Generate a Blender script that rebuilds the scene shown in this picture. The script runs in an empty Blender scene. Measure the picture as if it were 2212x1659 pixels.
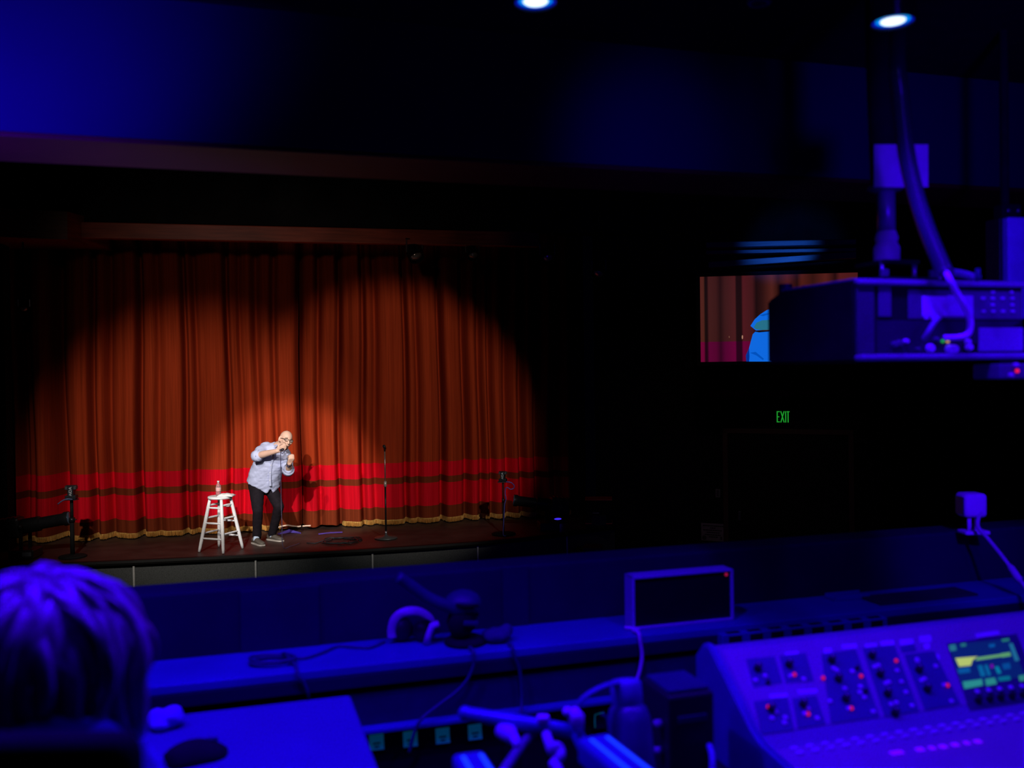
import bpy, bmesh, math, random
import numpy as np
from mathutils import Vector, Matrix, Quaternion, noise

random.seed(11)
SC = bpy.context.scene
COL = SC.collection
rad = math.radians
V = Vector

# ------------------------------------------------------------------ camera
CAMZ = 3.10                     # eye height; stage deck is at z = 0.90, booth floor at z = 1.50
F = 2000.0                      # focal length in pixels of the 2212 wide frame
CAM = V((0, 0, CAMZ))
RM = Matrix.Rotation(rad(90 - 0.7), 3, 'X') @ Matrix.Rotation(rad(-0.8), 3, 'Z')
cd = bpy.data.cameras.new('camera')
cd.sensor_width = 36.0
cd.lens = 36.0 * F / 2212.0
cd.clip_start = 0.05
cd.clip_end = 100
cd.dof.use_dof = True
cd.dof.focus_distance = 12.2
cd.dof.aperture_fstop = 3.0
cam = bpy.data.objects.new('camera', cd)
cam.matrix_world = Matrix.Translation(CAM) @ RM.to_4x4()
COL.objects.link(cam)
SC.camera = cam

# ------------------------------------------------------------------ view, world
SC.view_settings.view_transform = 'Standard'
SC.view_settings.look = 'None'
SC.view_settings.exposure = 0.0
SC.view_settings.gamma = 1.0
SC.view_settings.use_curve_mapping = False
SC.cycles.use_denoising = True
SC.cycles.max_bounces = 6
w = bpy.data.worlds.new('dark_hall')
SC.world = w
w.use_nodes = True
w.node_tree.nodes['Background'].inputs['Color'].default_value = (0.1, 0.15, 1.0, 1)
w.node_tree.nodes['Background'].inputs['Strength'].default_value = 0.0006


def ray(px, py):
    return RM @ V(((px - 1106.0) / F, -(py - 829.5) / F, -1.0))


def at(px, py, y):
    """point of the place seen at that pixel, at distance y in front of the camera"""
    r = ray(px, py)
    return CAM + r * (y / r.y)


def on_z(px, py, z):
    r = ray(px, py)
    return CAM + r * ((z - CAMZ) / r.z)


def on_pl(px, py, p0, n):
    r = ray(px, py)
    return CAM + r * ((V(p0) - CAM).dot(n) / r.dot(n))


# ------------------------------------------------------------------ lights
def spot(name, loc, target, power, angle, blend, color, size=0.05):
    l = bpy.data.lights.new(name, 'SPOT')
    l.energy = power
    l.spot_size = rad(angle)
    l.spot_blend = blend
    l.color = color
    l.shadow_soft_size = size
    o = bpy.data.objects.new(name, l)
    o.location = loc
    d = V(target) - V(loc)
    o.rotation_euler = d.to_track_quat('-Z', 'Y').to_euler()
    COL.objects.link(o)
    return o


WARM = (1.0, 0.90, 0.80)
BLUE = (0.040, 0.0, 1.0)
# front of house spots on the stage, with unseen fills and spills among them
spot('stage_spot_house_left', (-3.4, 4.6, 5.6), (-4.25, 12.5, 1.95), 1200, 32.5, 0.75, WARM, 0.06)
spot('stage_spot_house_right', (1.7, 4.4, 5.6), (-1.72, 13.2, 2.3), 980, 27.0, 0.45, WARM, 0.06)
spot('curtain_top_fill', (-2.6, 4.5, 5.9), (-3.4, 12.6, 3.7), 85, 42, 1.0, (1.0, 0.82, 0.7), 0.3)  # unseen broad lamp added to lift the upper curtain
spot('follow_spot', (-2.6, 3.0, 5.3), (-3.1, 12.6, 1.72), 3000, 14.3, 0.5, (1.0, 0.95, 0.90), 0.06)
for bx, bp in ((-5.1, 9), (-4.4, 15), (-3.7, 21), (-2.9, 34), (-2.1, 24), (-1.3, 15), (-0.5, 7)):
    spot('beam_fill', (bx + 0.5, 9.0, 3.4), (bx, 12.45 + 0.22 * (bx + 3), 5.1), bp, 17, 1.0, (1.0, 0.72, 0.55), 0.05)  # row of unseen spots added to light the wood beam
spot('fascia_spill', (-1.8, 7.6, 3.2), (-2.6, 10.8, 0.6), 34, 54, 0.9, (0.9, 1.0, 1.0), 0.1)
spot('door_wall_fill', (1.5, 7.0, 5.5), (2.9, 13.2, 1.6), 26, 40, 0.8, (1.0, 0.75, 0.7), 0.1)  # weak unseen lamp added to lift the dark wall and door
spot('house_blue_spill', (2.0, 8.6, 4.4), (3.35, 11.6, 4.65), 260, 19, 0.8, (0.02, 0.16, 1.0), 0.05)
# blue downlights in the booth ceiling
LAMP_A = at(1157, 8, 1.70)
LAMP_B = at(1929, 50, 1.75)
STEP = LAMP_B - LAMP_A
for k, p_ in ((-2, 90), (-1, 90), (0, 74), (1, 46), (2, 34)):
    q = LAMP_A + STEP * k - V((0, 0, 0.03))
    spot('booth_blue_downlight', q, q - V((0, 0.05, 1)), p_, 125, 0.8, BLUE, 0.035)
# unseen blue spots added without fixtures: header washes, fills on the booth's rear part
spot('header_blue_fill_side', (-1.80, 1.15, 3.15), at(-100, 265, 2.2), 460, 36, 1.0, BLUE, 0.1)
spot('header_blue_fill_centre', (0.35, 0.6, 3.25), at(1395, 325, 2.8), 80, 17, 1.0, BLUE, 0.1)
spot('header_blue_fill_right', (0.95, 0.7, 3.2), at(2010, 330, 2.9), 85, 36, 1.0, BLUE, 0.1)
spot('soffit_bounce_fill', (-2.4, 6.0, 1.0), (-0.75, 2.6, 3.75), 14, 20, 1.0, (1.0, 0.6, 0.45), 0.2)  # unseen warm spot added in place of stage light bounced up to the soffit
spot('booth_blue_rear_fill', (0.7, -0.7, 4.0), (0.95, 1.8, 2.6), 45, 62, 0.9, BLUE, 0.08)
spot('projector_blue_fill', (1.15, -0.3, 3.5), (1.05, 2.1, 3.2), 75, 21, 0.7, BLUE, 0.06)  # added to brighten the projector's rear panel
spot('webcam_blue_fill', (1.2, 0.6, 3.95), (1.45, 2.9, 2.62), 260, 15, 0.8, BLUE, 0.06)  # added to brighten the white cube camera
spot('booth_blue_side_fill', (-0.35, 0.9, 4.0), (-0.45, 1.9, 2.4), 22, 70, 0.9, BLUE, 0.08)


# ------------------------------------------------------------------ materials
def mat(name, color, rough=0.6, metal=0.0, var=0.12, scale=20.0, emit=None, estr=1.0, spec=0.3, bump=0.0, stretch=None, coat=0.0):
    m = bpy.data.materials.new(name)
    m.use_nodes = True
    nt = m.node_tree
    b = nt.nodes['Principled BSDF']
    b.inputs['Roughness'].default_value = rough
    b.inputs['Metallic'].default_value = metal
    b.inputs['Specular IOR Level'].default_value = spec
    if coat:
        b.inputs['Coat Weight'].default_value = coat
    if emit is not None:
        b.inputs['Emission Color'].default_value = (*emit, 1)
        b.inputs['Emission Strength'].default_value = estr
    tc = nt.nodes.new('ShaderNodeTexCoord')
    mp = nt.nodes.new('ShaderNodeMapping')
    if stretch:
        mp.inputs['Scale'].default_value = stretch
    nt.links.new(tc.outputs['Object'], mp.inputs['Vector'])
    nz = nt.nodes.new('ShaderNodeTexNoise')
    nz.inputs['Scale'].default_value = scale
    nz.inputs['Detail'].default_value = 4
    nt.links.new(mp.outputs['Vector'], nz.inputs['Vector'])
    rp = nt.nodes.new('ShaderNodeValToRGB')
    rp.color_ramp.elements[0].position = 0.3
    rp.color_ramp.elements[1].position = 0.7
    rp.color_ramp.elements[0].color = (*[c * (1 - var) for c in color], 1)
    rp.color_ramp.elements[1].color = (*[min(1, c * (1 + var)) for c in color], 1)
    nt.links.new(nz.outputs['Fac'], rp.inputs['Fac'])
    nt.links.new(rp.outputs['Color'], b.inputs['Base Color'])
    if bump:
        bp = nt.nodes.new('ShaderNodeBump')
        bp.inputs['Strength'].default_value = bump
        bp.inputs['Distance'].default_value = 0.01
        nt.links.new(nz.outputs['Fac'], bp.inputs['Height'])
        nt.links.new(bp.outputs['Normal'], b.inputs['Normal'])
    return m


def glow(name, color, strength=1.0):
    return mat(name, (0.02, 0.02, 0.02), 0.5, emit=color, estr=strength, var=0.0)


BLACKM = mat('matte_black', (0.012, 0.012, 0.013), 0.8, var=0.2, spec=0.1)
BLACKP = mat('black_plastic', (0.02, 0.02, 0.023), 0.45, var=0.1)
BLACKG = mat('black_metal', (0.03, 0.03, 0.034), 0.35, 0.6)
DARKWALL = mat('black_painted_wall', (0.010, 0.010, 0.012), 0.85, var=0.3, scale=3, spec=0.08)
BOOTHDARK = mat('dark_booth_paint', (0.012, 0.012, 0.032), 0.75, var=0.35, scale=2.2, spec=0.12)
HEADERP = mat('dark_header_paint', (0.010, 0.010, 0.055), 0.8, var=0.1, scale=2, spec=0.1)
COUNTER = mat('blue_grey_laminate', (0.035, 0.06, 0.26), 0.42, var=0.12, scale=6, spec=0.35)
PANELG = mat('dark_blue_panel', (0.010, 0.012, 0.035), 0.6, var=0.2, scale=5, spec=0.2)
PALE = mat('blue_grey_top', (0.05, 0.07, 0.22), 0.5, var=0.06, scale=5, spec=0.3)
WHITEP = mat('white_plastic', (0.75, 0.75, 0.78), 0.4, var=0.04)
GREYP = mat('light_grey_plastic', (0.42, 0.40, 0.46), 0.45, var=0.06)
STEEL = mat('brushed_steel', (0.35, 0.36, 0.40), 0.3, 0.8, var=0.1, scale=60)
WHITEPAINT = mat('white_painted_wood', (0.84, 0.83, 0.85), 0.5, var=0.07, scale=9)
DECKM = mat('brown_stage_deck', (0.046, 0.028, 0.024), 0.5, var=0.35, scale=4, spec=0.25, bump=0.15)
LIPM = mat('black_rubber_nosing', (0.008, 0.008, 0.008), 0.6, spec=0.15)
FASCIA = mat('charcoal_woven_fascia', (0.075, 0.08, 0.08), 0.7, var=0.45, scale=160, spec=0.15)
SEAM = mat('pale_metal_strip', (0.6, 0.6, 0.58), 0.4, 0.2)
BEAMW = mat('red_stained_wood', (0.33, 0.055, 0.026), 0.42, var=0.3, scale=5, stretch=(0.4, 0.4, 6), spec=0.4)


# ------------------------------------------------------------------ mesh helpers
WM = {}                      # world matrix of every object built, by name


class MB:
    def __init__(self):
        self.bm = bmesh.new()

    def _xf(self, vs, M):
        if M is not None:
            for v in vs:
                v.co = M @ v.co

    def box(self, c, s, M=None, bevel=0.0, seg=2):
        r = bmesh.ops.create_cube(self.bm, size=1.0)
        vs = r['verts']
        for v in vs:
            v.co = V((v.co.x * s[0], v.co.y * s[1], v.co.z * s[2]))
        if bevel > 0:
            es = list({e for v in vs for e in v.link_edges})
            rr = bmesh.ops.bevel(self.bm, geom=es, offset=bevel, segments=seg, affect='EDGES', profile=0.5)
            vs = list({v for f in rr['faces'] for v in f.verts} | {v for v in vs if v.is_valid})
        for v in vs:
            v.co = v.co + V(c)
        self._xf(vs, M)
        return self

    def ring_loft(self, rings, cap=True, closed=False):
        vr = [[self.bm.verts.new(p) for p in r] for r in rings]
        n = len(vr[0])
        m = len(vr)
        for i in range(m if closed else m - 1):
            a, b = vr[i], vr[(i + 1) % m]
            for j in range(n):
                k = (j + 1) % n
                try:
                    self.bm.faces.new((a[j], a[k], b[k], b[j]))
                except ValueError:
                    pass
        if cap and not closed:
            self.bm.faces.new(list(reversed(vr[0])))
            self.bm.faces.new(vr[-1])
        return self

    def tube(self, pts, r, seg=10, cap=True, flat=None):
        pts = [V(p) for p in pts]
        n = len(pts)
        rs = r if isinstance(r, (list, tuple)) else [r] * n
        t0 = (pts[1] - pts[0]).normalized()
        up = V((0, 0, 1)) if abs(t0.z) < 0.9 else V((1, 0, 0))
        nx = t0.cross(up).normalized()
        rings = []
        for i in range(n):
            t = (pts[min(i + 1, n - 1)] - pts[max(i - 1, 0)])
            t = t.normalized() if t.length > 1e-9 else t0
            nx = (nx - t * nx.dot(t)).normalized()
            ny = t.cross(nx)
            rings.append([pts[i] + (nx * math.cos(a) + ny * math.sin(a) * (flat or 1.0)) * rs[i]
                          for a in (2 * math.pi * k / seg for k in range(seg))])
        self.ring_loft(rings, cap)
        return self

    def cyl(self, p0, p1, r0, r1=None, seg=16):
        return self.tube([p0, p1], [r0, r0 if r1 is None else r1], seg)

    def lathe(self, prof, seg=24, M=None, cap=True):
        rings = [[V((r * math.cos(2 * math.pi * k / seg), r * math.sin(2 * math.pi * k / seg), z)) for k in range(seg)] for r, z in prof]
        if M is not None:
            rings = [[M @ p for p in rr] for rr in rings]
        self.ring_loft(rings, cap)
        return self

    def ell(self, c, r, M=None, seg=20, rings=12):
        q = bmesh.ops.create_uvsphere(self.bm, u_segments=seg, v_segments=rings, radius=1.0)
        for v in q['verts']:
            v.co = V((v.co.x * r[0], v.co.y * r[1], v.co.z * r[2]))
            if M is not None:
                v.co = M @ v.co
            v.co = v.co + V(c)
        return self

    def capsule(self, p0, p1, r0, r1, seg=14):
        p0, p1 = V(p0), V(p1)
        d = (p1 - p0)
        L = d.length
        t = d.normalized()
        pts, rs = [], []
        for k in range(4):
            a = math.pi / 2 * (1 - k / 4.0)
            pts.append(p0 - t * r0 * math.sin(a)); rs.append(max(r0 * math.cos(a), r0 * 0.05))
        for k in range(6):
            pts.append(p0 + t * L * k / 5.0); rs.append(r0 + (r1 - r0) * k / 5.0)
        for k in range(1, 5):
            a = math.pi / 2 * k / 4.0
            pts.append(p1 + t * r1 * math.sin(a)); rs.append(max(r1 * math.cos(a), r1 * 0.05))
        return self.tube(pts, rs, seg)

    def prism(self, poly, th, M):
        """polygon in the local xy plane, extruded th along local z"""
        a = [self.bm.verts.new(M @ V((x, y, 0))) for x, y in poly]
        b = [self.bm.verts.new(M @ V((x, y, th))) for x, y in poly]
        n = len(a)
        self.bm.faces.new(list(reversed(a)))
        self.bm.faces.new(b)
        for i in range(n):
            j = (i + 1) % n
            self.bm.faces.new((a[i], a[j], b[j], b[i]))
        return self

    def grid(self, rows):
        vr = [[self.bm.verts.new(p) for p in r] for r in rows]
        for i in range(len(vr) - 1):
            for j in range(len(vr[0]) - 1):
                self.bm.faces.new((vr[i][j], vr[i][j + 1], vr[i + 1][j + 1], vr[i + 1][j]))
        return self

    def build(self, name, m, parent=None, origin=None, smooth=False, local=False, angle=None):
        me = bpy.data.meshes.new(name)
        bmesh.ops.recalc_face_normals(self.bm, faces=self.bm.faces)
        base = WM[parent.name] if parent is not None else Matrix.Translation(V(origin)) if origin is not None else Matrix()
        if not local:
            inv = base.inverted()
            for v in self.bm.verts:
                v.co = inv @ v.co
        self.bm.to_mesh(me)
        self.bm.free()
        if smooth:
            for p in me.polygons:
                p.use_smooth = True
            if angle:
                me.set_sharp_from_angle(angle=rad(angle))
        me.materials.append(m)
        o = bpy.data.objects.new(name, me)
        COL.objects.link(o)
        if parent is not None:
            o.parent = parent
        else:
            o.matrix_world = base
        WM[o.name] = base.copy()
        return o


def tag(o, label, cat, group=None, kind=None):
    if label:
        o['label'] = label
    if cat:
        o['category'] = cat
    if group:
        o['group'] = group
    if kind:
        o['kind'] = kind
    return o


def thing(name, label, cat, loc=(0, 0, 0), rz=0.0, group=None, rot=None):
    o = bpy.data.objects.new(name, None)
    o.empty_display_size = 0.1
    M = Matrix.Translation(V(loc)) @ (rot.to_4x4() if rot is not None else Matrix.Rotation(rz, 4, 'Z'))
    o.matrix_world = M
    COL.objects.link(o)
    WM[o.name] = M
    return tag(o, label, cat, group)


def struct(o):
    o['kind'] = 'structure'
    return o


def copy_tree(o, parent=None):
    c = o.copy()
    COL.objects.link(c)
    if parent is not None:
        c.parent = parent
    for ch in list(o.children):
        copy_tree(ch, c)
    return c


def remesh(o, voxel, it=4, fac=0.5, disp=None):
    md = o.modifiers.new('r', 'REMESH')
    md.mode = 'VOXEL'
    md.voxel_size = voxel
    s = o.modifiers.new('s', 'SMOOTH')
    s.factor = fac
    s.iterations = it
    dg = bpy.context.evaluated_depsgraph_get()
    me = bpy.data.meshes.new_from_object(o.evaluated_get(dg))
    o.modifiers.clear()
    old = o.data
    ms = list(old.materials)
    o.data = me
    if not me.materials:
        for m in ms:
            me.materials.append(m)
    if disp:
        nrm = [v.normal.copy() for v in me.vertices]
        for v, nn in zip(me.vertices, nrm):
            v.co += nn * disp(v.co)
    for p in me.polygons:
        p.use_smooth = True
    bpy.data.meshes.remove(old)
    return o


def text_mesh(txt, name, m, parent, M, size):
    """lettering as a mesh; M places local x (reading direction), y (up), z (out)"""
    cu = bpy.data.curves.new('lettering', 'FONT')
    cu.body = txt
    cu.size = size
    cu.align_x = 'CENTER'
    cu.align_y = 'CENTER'
    cu.extrude = size * 0.02
    t = bpy.data.objects.new('lettering', cu)
    COL.objects.link(t)
    dg = bpy.context.evaluated_depsgraph_get()
    me = bpy.data.meshes.new_from_object(t.evaluated_get(dg))
    bpy.data.objects.remove(t)
    me.transform((WM[parent.name].inverted() if parent else Matrix()) @ M)
    me.materials.clear()
    me.materials.append(m)
    o = bpy.data.objects.new(name, me)
    COL.objects.link(o)
    o.parent = parent
    WM[o.name] = WM[parent.name].copy()
    return o


def basis(o, x, y, z):
    return Matrix(((x.x, y.x, z.x, o.x), (x.y, y.y, z.y, o.y), (x.z, y.z, z.z, o.z), (0, 0, 0, 1)))


def heading(deg, o=(0, 0, 0)):
    return Matrix.Translation(V(o)) @ Matrix.Rotation(rad(deg), 4, 'Z')


UP = V((0, 0, 1))

# ================================================================== THE SETTING
ST = 0.90                                                   # stage deck height
BF = 1.50                                                   # booth floor height
fl = MB().box((0, 7, -0.05), (26, 22, 0.1)).build('floor', DARKWALL)
struct(fl)
ac = MB().box((0, 9, 7.05), (26, 14, 0.1)).build('ceiling', DARKWALL)
struct(ac)

# the booth: its opening runs at 17 degrees to the camera
BA = 17.0
BO = heading(BA, (0, 2.6, 0))                               # local x along the opening, y away from the booth
bu = V((math.cos(rad(BA)), math.sin(rad(BA)), 0))
bn = V((-math.sin(rad(BA)), math.cos(rad(BA)), 0))
P0 = V((0, 2.6, 0))
par_top = on_pl(1106, 1223, P0, bn).z
head_bot = on_pl(1106, 344, P0, bn).z
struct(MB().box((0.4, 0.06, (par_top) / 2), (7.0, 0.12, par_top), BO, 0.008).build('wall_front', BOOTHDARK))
struct(MB().box((0.4, 0.15, (head_bot + 4.6) / 2), (7.0, 0.30, 4.6 - head_bot), BO).build('wall_header', HEADERP))
struct(MB().box((0.4, 0.15, head_bot - 0.006), (7.0, 0.29, 0.012), BO, 0.002).build('trim_9', mat('soffit_bounce_brown', (0.09, 0.032, 0.004), 0.6, var=0.3, scale=3)))  # added board; its brown stands in for stage light on the header's underside
struct(MB().box((0.4, -2.0, 4.05 + 0.05), (7.0, 4.0, 0.1), BO).build('ceiling_booth', BLACKM))
struct(MB().box((0.4, -2.0, BF - 0.05), (7.0, 4.0, 0.1), BO).build('floor_booth', BLACKM))
# dark panels put in for shade on the parapet face
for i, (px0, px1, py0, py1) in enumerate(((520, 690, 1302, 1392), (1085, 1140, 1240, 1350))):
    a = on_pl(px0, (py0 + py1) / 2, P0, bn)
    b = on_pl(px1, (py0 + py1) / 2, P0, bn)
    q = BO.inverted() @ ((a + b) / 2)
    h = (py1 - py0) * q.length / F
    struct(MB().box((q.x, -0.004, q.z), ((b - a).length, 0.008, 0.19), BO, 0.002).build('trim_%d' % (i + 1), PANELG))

# stage plane: the curtain's hem line on the deck
C0 = on_z(105, 1172, ST)
C1 = on_z(1127, 1119, ST)
su = (C1 - C0); su.z = 0; su.normalize()
sn = V((-su.y, su.x, 0))                                    # upstage, away from the audience
SA = math.degrees(math.atan2(su.y, su.x))
SF = Matrix.Translation(V((C0.x, C0.y, 0))) @ Matrix.Rotation(rad(SA), 4, 'Z')     # local x along curtain, y upstage


def s_of(px, py=1000, off=0.0):
    p = on_pl(px, py, C0 + sn * off, sn)
    return (p - C0).dot(su), p.z


# proscenium: dark wall over the opening, the red wood beam, side walls
pz0 = s_of(500, 486, -0.75)[1]
bz0 = s_of(500, 520, -0.75)[1]
struct(MB().box((2.5, -0.60, (pz0 + 7.0) / 2), (22, 0.2, 7.0 - pz0), SF).build('wall_back', DARKWALL))
struct(MB().box((2.4, -0.68, (pz0 + bz0) / 2), (8.6, 0.14, pz0 - bz0), SF, 0.012).build('trim_3', BEAMW))
cx, cz = s_of(90, 530, -0.75)
MBc = MB()
cl = SF
zc = s_of(150, 512, -0.9)[1]
pts = [s_of(-160, 512, -0.9)[0], s_of(150, 512, -0.9)[0], s_of(235, 548, -0.2)[0]]
MBc.prism([(pts[0], -1.3), (pts[1], -1.0), (pts[2], -0.25), (pts[2], 0.05), (pts[0], 0.05)], 0.35, SF @ Matrix.Translation(V((0, 0, bz0 - 0.06))))
struct(MBc.build('trim_4', BEAMW))
xl = s_of(36, 900, -0.4)[0]
struct(MB().box((xl - 1.6, -0.35, (7.0 + ST) / 2), (3.0, 0.3, 7.0 - ST), SF).build('wall_left', DARKWALL))
struct(MB().box((0.0, 1.3, 3.5), (16.0, 0.1, 7.0), SF).build('wall_upstage', DARKWALL))

# the right wall with the exit door
RA = -26.0
ru = V((math.cos(rad(RA)), math.sin(rad(RA)), 0))
rn = V((-math.sin(rad(RA)), math.cos(rad(RA)), 0))
R0 = at(1540, 1100, 13.5)
R0 = V((R0.x, R0.y, 0))
RF = Matrix.Translation(R0) @ Matrix.Rotation(rad(RA), 4, 'Z')


def r_of(px, py):
    p = on_pl(px, py, R0, rn)
    return (p - R0).dot(ru), p.z


ra = r_of(1285, 900)[0]
struct(MB().box(((ra + 7.0) / 2, 0.1, 3.5), (7.0 - ra, 0.2, 7.0), RF).build('wall_right', DARKWALL))
d0, d1 = r_of(1569, 1000)[0], r_of(1840, 1000)[0]
dt = r_of(1569, 930)[1]
WOODD = mat('dark_varnished_door_wood', (0.03, 0.012, 0.009), 0.5, var=0.3, scale=4, stretch=(6, 6, 0.5))
dr = struct(MB().box(((d0 + d1) / 2, -0.02, dt / 2), (d1 - d0 - 0.1, 0.05, dt - 0.02), RF, 0.004).build('door_1', BLACKM))
for nm, c, s in (('door_frame', (d0, -0.03, dt / 2), (0.07, 0.08, dt)), ('door_frame', (d1, -0.03, dt / 2), (0.07, 0.08, dt)),
                 ('door_frame', ((d0 + d1) / 2, -0.03, dt), (d1 - d0 + 0.07, 0.08, 0.07))):
    MB().box(c, s, RF, 0.006).build(nm, mat('door_frame_wood', (0.10, 0.045, 0.035), 0.5), dr)
MB().box((d0 + 0.2, -0.07, 1.0), (0.04, 0.05, 0.14), RF, 0.01).build('door_handle', STEEL, dr)
tz = r_of(1540, 850)[1]
t0_, t1_ = r_of(1535, 850)[0], r_of(1860, 850)[0]
struct(MB().box(((t0_ + t1_) / 2, -0.05, tz), (t1_ - t0_, 0.10, 0.11), RF, 0.01).build('trim_5', mat('dark_red_ledge_wood', (0.05, 0.018, 0.013), 0.5)))

# ledges of the ceiling above the projection screen, where blue light grazes
LEDGE = mat('glossy_dark_ledge', (0.10, 0.09, 0.11), 0.35, var=0.35, scale=4, stretch=(0.5, 0.5, 14), spec=0.5)
for i, (pa, pb, yy, hh) in enumerate((((1525, 529), (1850, 522), 11.6, 0.07), ((1525, 545), (1850, 539), 11.75, 0.05), ((1530, 572), (1850, 550), 11.5, 0.08))):
    a, b = at(pa[0], pa[1], yy + 0.35), at(pb[0], pb[1], yy - 0.35)
    mid = (a + b) / 2
    x = (b - a).normalized()
    y = UP.cross(x).normalized()
    z = x.cross(y)
    struct(MB().box((0, 0.1, 0), ((b - a).length, 0.2, hh), basis(mid, x, y, z), 0.008).build('trim_%d' % (6 + i), LEDGE))

# ================================================================== THE STAGE
lip_px = [(-500, 1238), (-250, 1231), (0, 1222), (100, 1217.5), (200, 1213.5), (288, 1210), (420, 1204), (552, 1198), (680, 1191.5), (805, 1185), (920, 1178), (1033, 1170), (1130, 1161), (1230, 1149), (1330, 1135)]
lip = [on_z(x, y, ST) for x, y in lip_px]
for p in lip:
    p.z = 0
stage = thing('stage_platform', 'low round-fronted stage with brown deck and charcoal fascia below the red curtain', 'stage', (lip[6].x, lip[6].y, 0))


def stage_slab(inset, z0, z1, name, m):
    mb = MB()
    fr = [p + sn * inset for p in lip]
    back = [C1 + su * 1.15 + sn * 0.1, C1 + su * 0.7 + sn * 1.1, C0 - su * 5.0 + sn * 1.1]
    out = [(p.x, p.y) for p in fr] + [(p.x, p.y) for p in back]
    mb.prism(out, z1 - z0, Matrix.Translation(V((0, 0, z0))))
    return mb.build(name, m, stage)


stage_slab(0.05, ST - 0.06, ST - 0.003, 'deck', DECKM)
mb = MB()                                                    # black nosing along the front edge
rows = []
for dz, off in ((-0.055, 0.06), (-0.055, -0.012), (-0.03, -0.02), (-0.001, -0.012), (-0.001, 0.055), (-0.055, 0.06)):
    rows.append([p + sn * off + UP * (ST + dz) for p in lip])
mb.grid(rows).build('nosing', LIPM, stage)


def lip_at(px):
    for i in range(len(lip_px) - 1):
        if lip_px[i][0] <= px <= lip_px[i + 1][0]:
            t = (px - lip_px[i][0]) / (lip_px[i + 1][0] - lip_px[i][0])
            return lip[i].lerp(lip[i + 1], t)


posts = [-230, 22, 288, 552, 805, 1033, 1226]
ends = [-500] + posts + [1330]
for i in range(len(ends) - 1):
    xs = np.linspace(ends[i], ends[i + 1], 9)
    pp = [lip_at(x) + sn * 0.05 for x in xs]
    mb = MB()
    rows = [[p + sn * 0.0 + UP * z for p in pp] for z in (0.0, 0.4, ST - 0.056)]
    rows += [[p + sn * 0.03 + UP * z for p in pp] for z in (ST - 0.056, 0.0)]
    mb.grid(rows).build('fascia_panel', FASCIA, stage)
for x in posts:
    p = lip_at(x) + sn * 0.035
    MB().box((p.x, p.y, (ST - 0.06) / 2), (0.022, 0.03, ST - 0.06), None, 0.004).build('seam_strip', SEAM, stage)

# ------------------------------------------------------------------ curtain


def curtain_material():
    m = bpy.data.materials.new('red_velvet_with_bands')
    m.use_nodes = True
    nt = m.node_tree
    b = nt.nodes['Principled BSDF']
    b.inputs['Roughness'].default_value = 0.85
    b.inputs['Specular IOR Level'].default_value = 0.08
    g = nt.nodes.new('ShaderNodeNewGeometry')
    sp = nt.nodes.new('ShaderNodeSeparateXYZ')
    nt.links.new(g.outputs['Position'], sp.inputs[0])
    rp = nt.nodes.new('ShaderNodeValToRGB')
    mr = nt.nodes.new('ShaderNodeMapRange')
    mr.inputs['From Min'].default_value = 0.9
    mr.inputs['From Max'].default_value = 1.9
    nt.links.new(sp.outputs['Z'], mr.inputs['Value'])
    nt.links.new(mr.outputs[0], rp.inputs[0])
    rp.color_ramp.interpolation = 'CONSTANT'
    base = (0.35, 0.036, 0.008, 1)
    gap = (0.20, 0.030, 0.009, 1)
    red = (0.72, 0.003, 0.016, 1)
    els = rp.color_ramp.elements
    els[0].position = 0.0; els[0].color = gap
    els[1].position = 0.255; els[1].color = red
    for pos, c in ((0.595, gap), (0.69, red), (0.905, base)):
        e = els.new(pos); e.color = c
    tc = nt.nodes.new('ShaderNodeMapping')
    tc.inputs['Scale'].default_value = (60, 60, 1.2)
    nt.links.new(g.outputs['Position'], tc.inputs['Vector'])
    nz = nt.nodes.new('ShaderNodeTexNoise')
    nz.inputs['Scale'].default_value = 1.0
    nz.inputs['Detail'].default_value = 3
    nt.links.new(tc.outputs[0], nz.inputs['Vector'])
    mx = nt.nodes.new('ShaderNodeMix')
    mx.data_type = 'RGBA'
    mx.blend_type = 'MULTIPLY'
    mx.inputs['Factor'].default_value = 1.0
    r2 = nt.nodes.new('ShaderNodeValToRGB')
    r2.color_ramp.elements[0].position = 0.25
    r2.color_ramp.elements[0].color = (0.72, 0.72, 0.72, 1)
    r2.color_ramp.elements[1].position = 0.75
    r2.color_ramp.elements[1].color = (1.15, 1.15, 1.15, 1)
    nt.links.new(nz.outputs['Fac'], r2.inputs[0])
    nt.links.new(rp.outputs[0], mx.inputs['A'])
    nt.links.new(r2.outputs[0], mx.inputs['B'])
    nt.links.new(mx.outputs['Result'], b.inputs['Base Color'])
    return m


CURT = curtain_material()
GOLD = mat('gold_fringe', (0.62, 0.35, 0.09), 0.7, var=0.35, scale=90, stretch=(1, 1, 0.2))
grooves = [(-30, .12, .05), (18, .10, .05), (50, .14, .05), (68, .10, .04), (128, .22, .09), (205, .16, .035), (240, .06, .04), (304, .20, .032), (342, .05, .05),
           (402, .15, .03), (425, .07, .03), (497, .17, .03), (528, .06, .05), (560, .05, .04), (598, .10, .04), (652, .18, .03), (690, .08, .05), (734, .12, .03),
           (786, .15, .035), (812, .06, .04), (878, .16, .03), (905, .06, .04), (956, .17, .03), (1008, .10, .05), (1040, .12, .05), (1062, .12, .04), (1098, .10, .05),
           (1130, .14, .05), (1165, .12, .05), (1205, .12, .05), (1240, .12, .05)]
GS = [(s_of(x)[0], a, wd) for x, a, wd in grooves]
rng = np.random.RandomState(4)
tilt = rng.uniform(-0.9, 0.9, len(GS) + 1)


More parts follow.
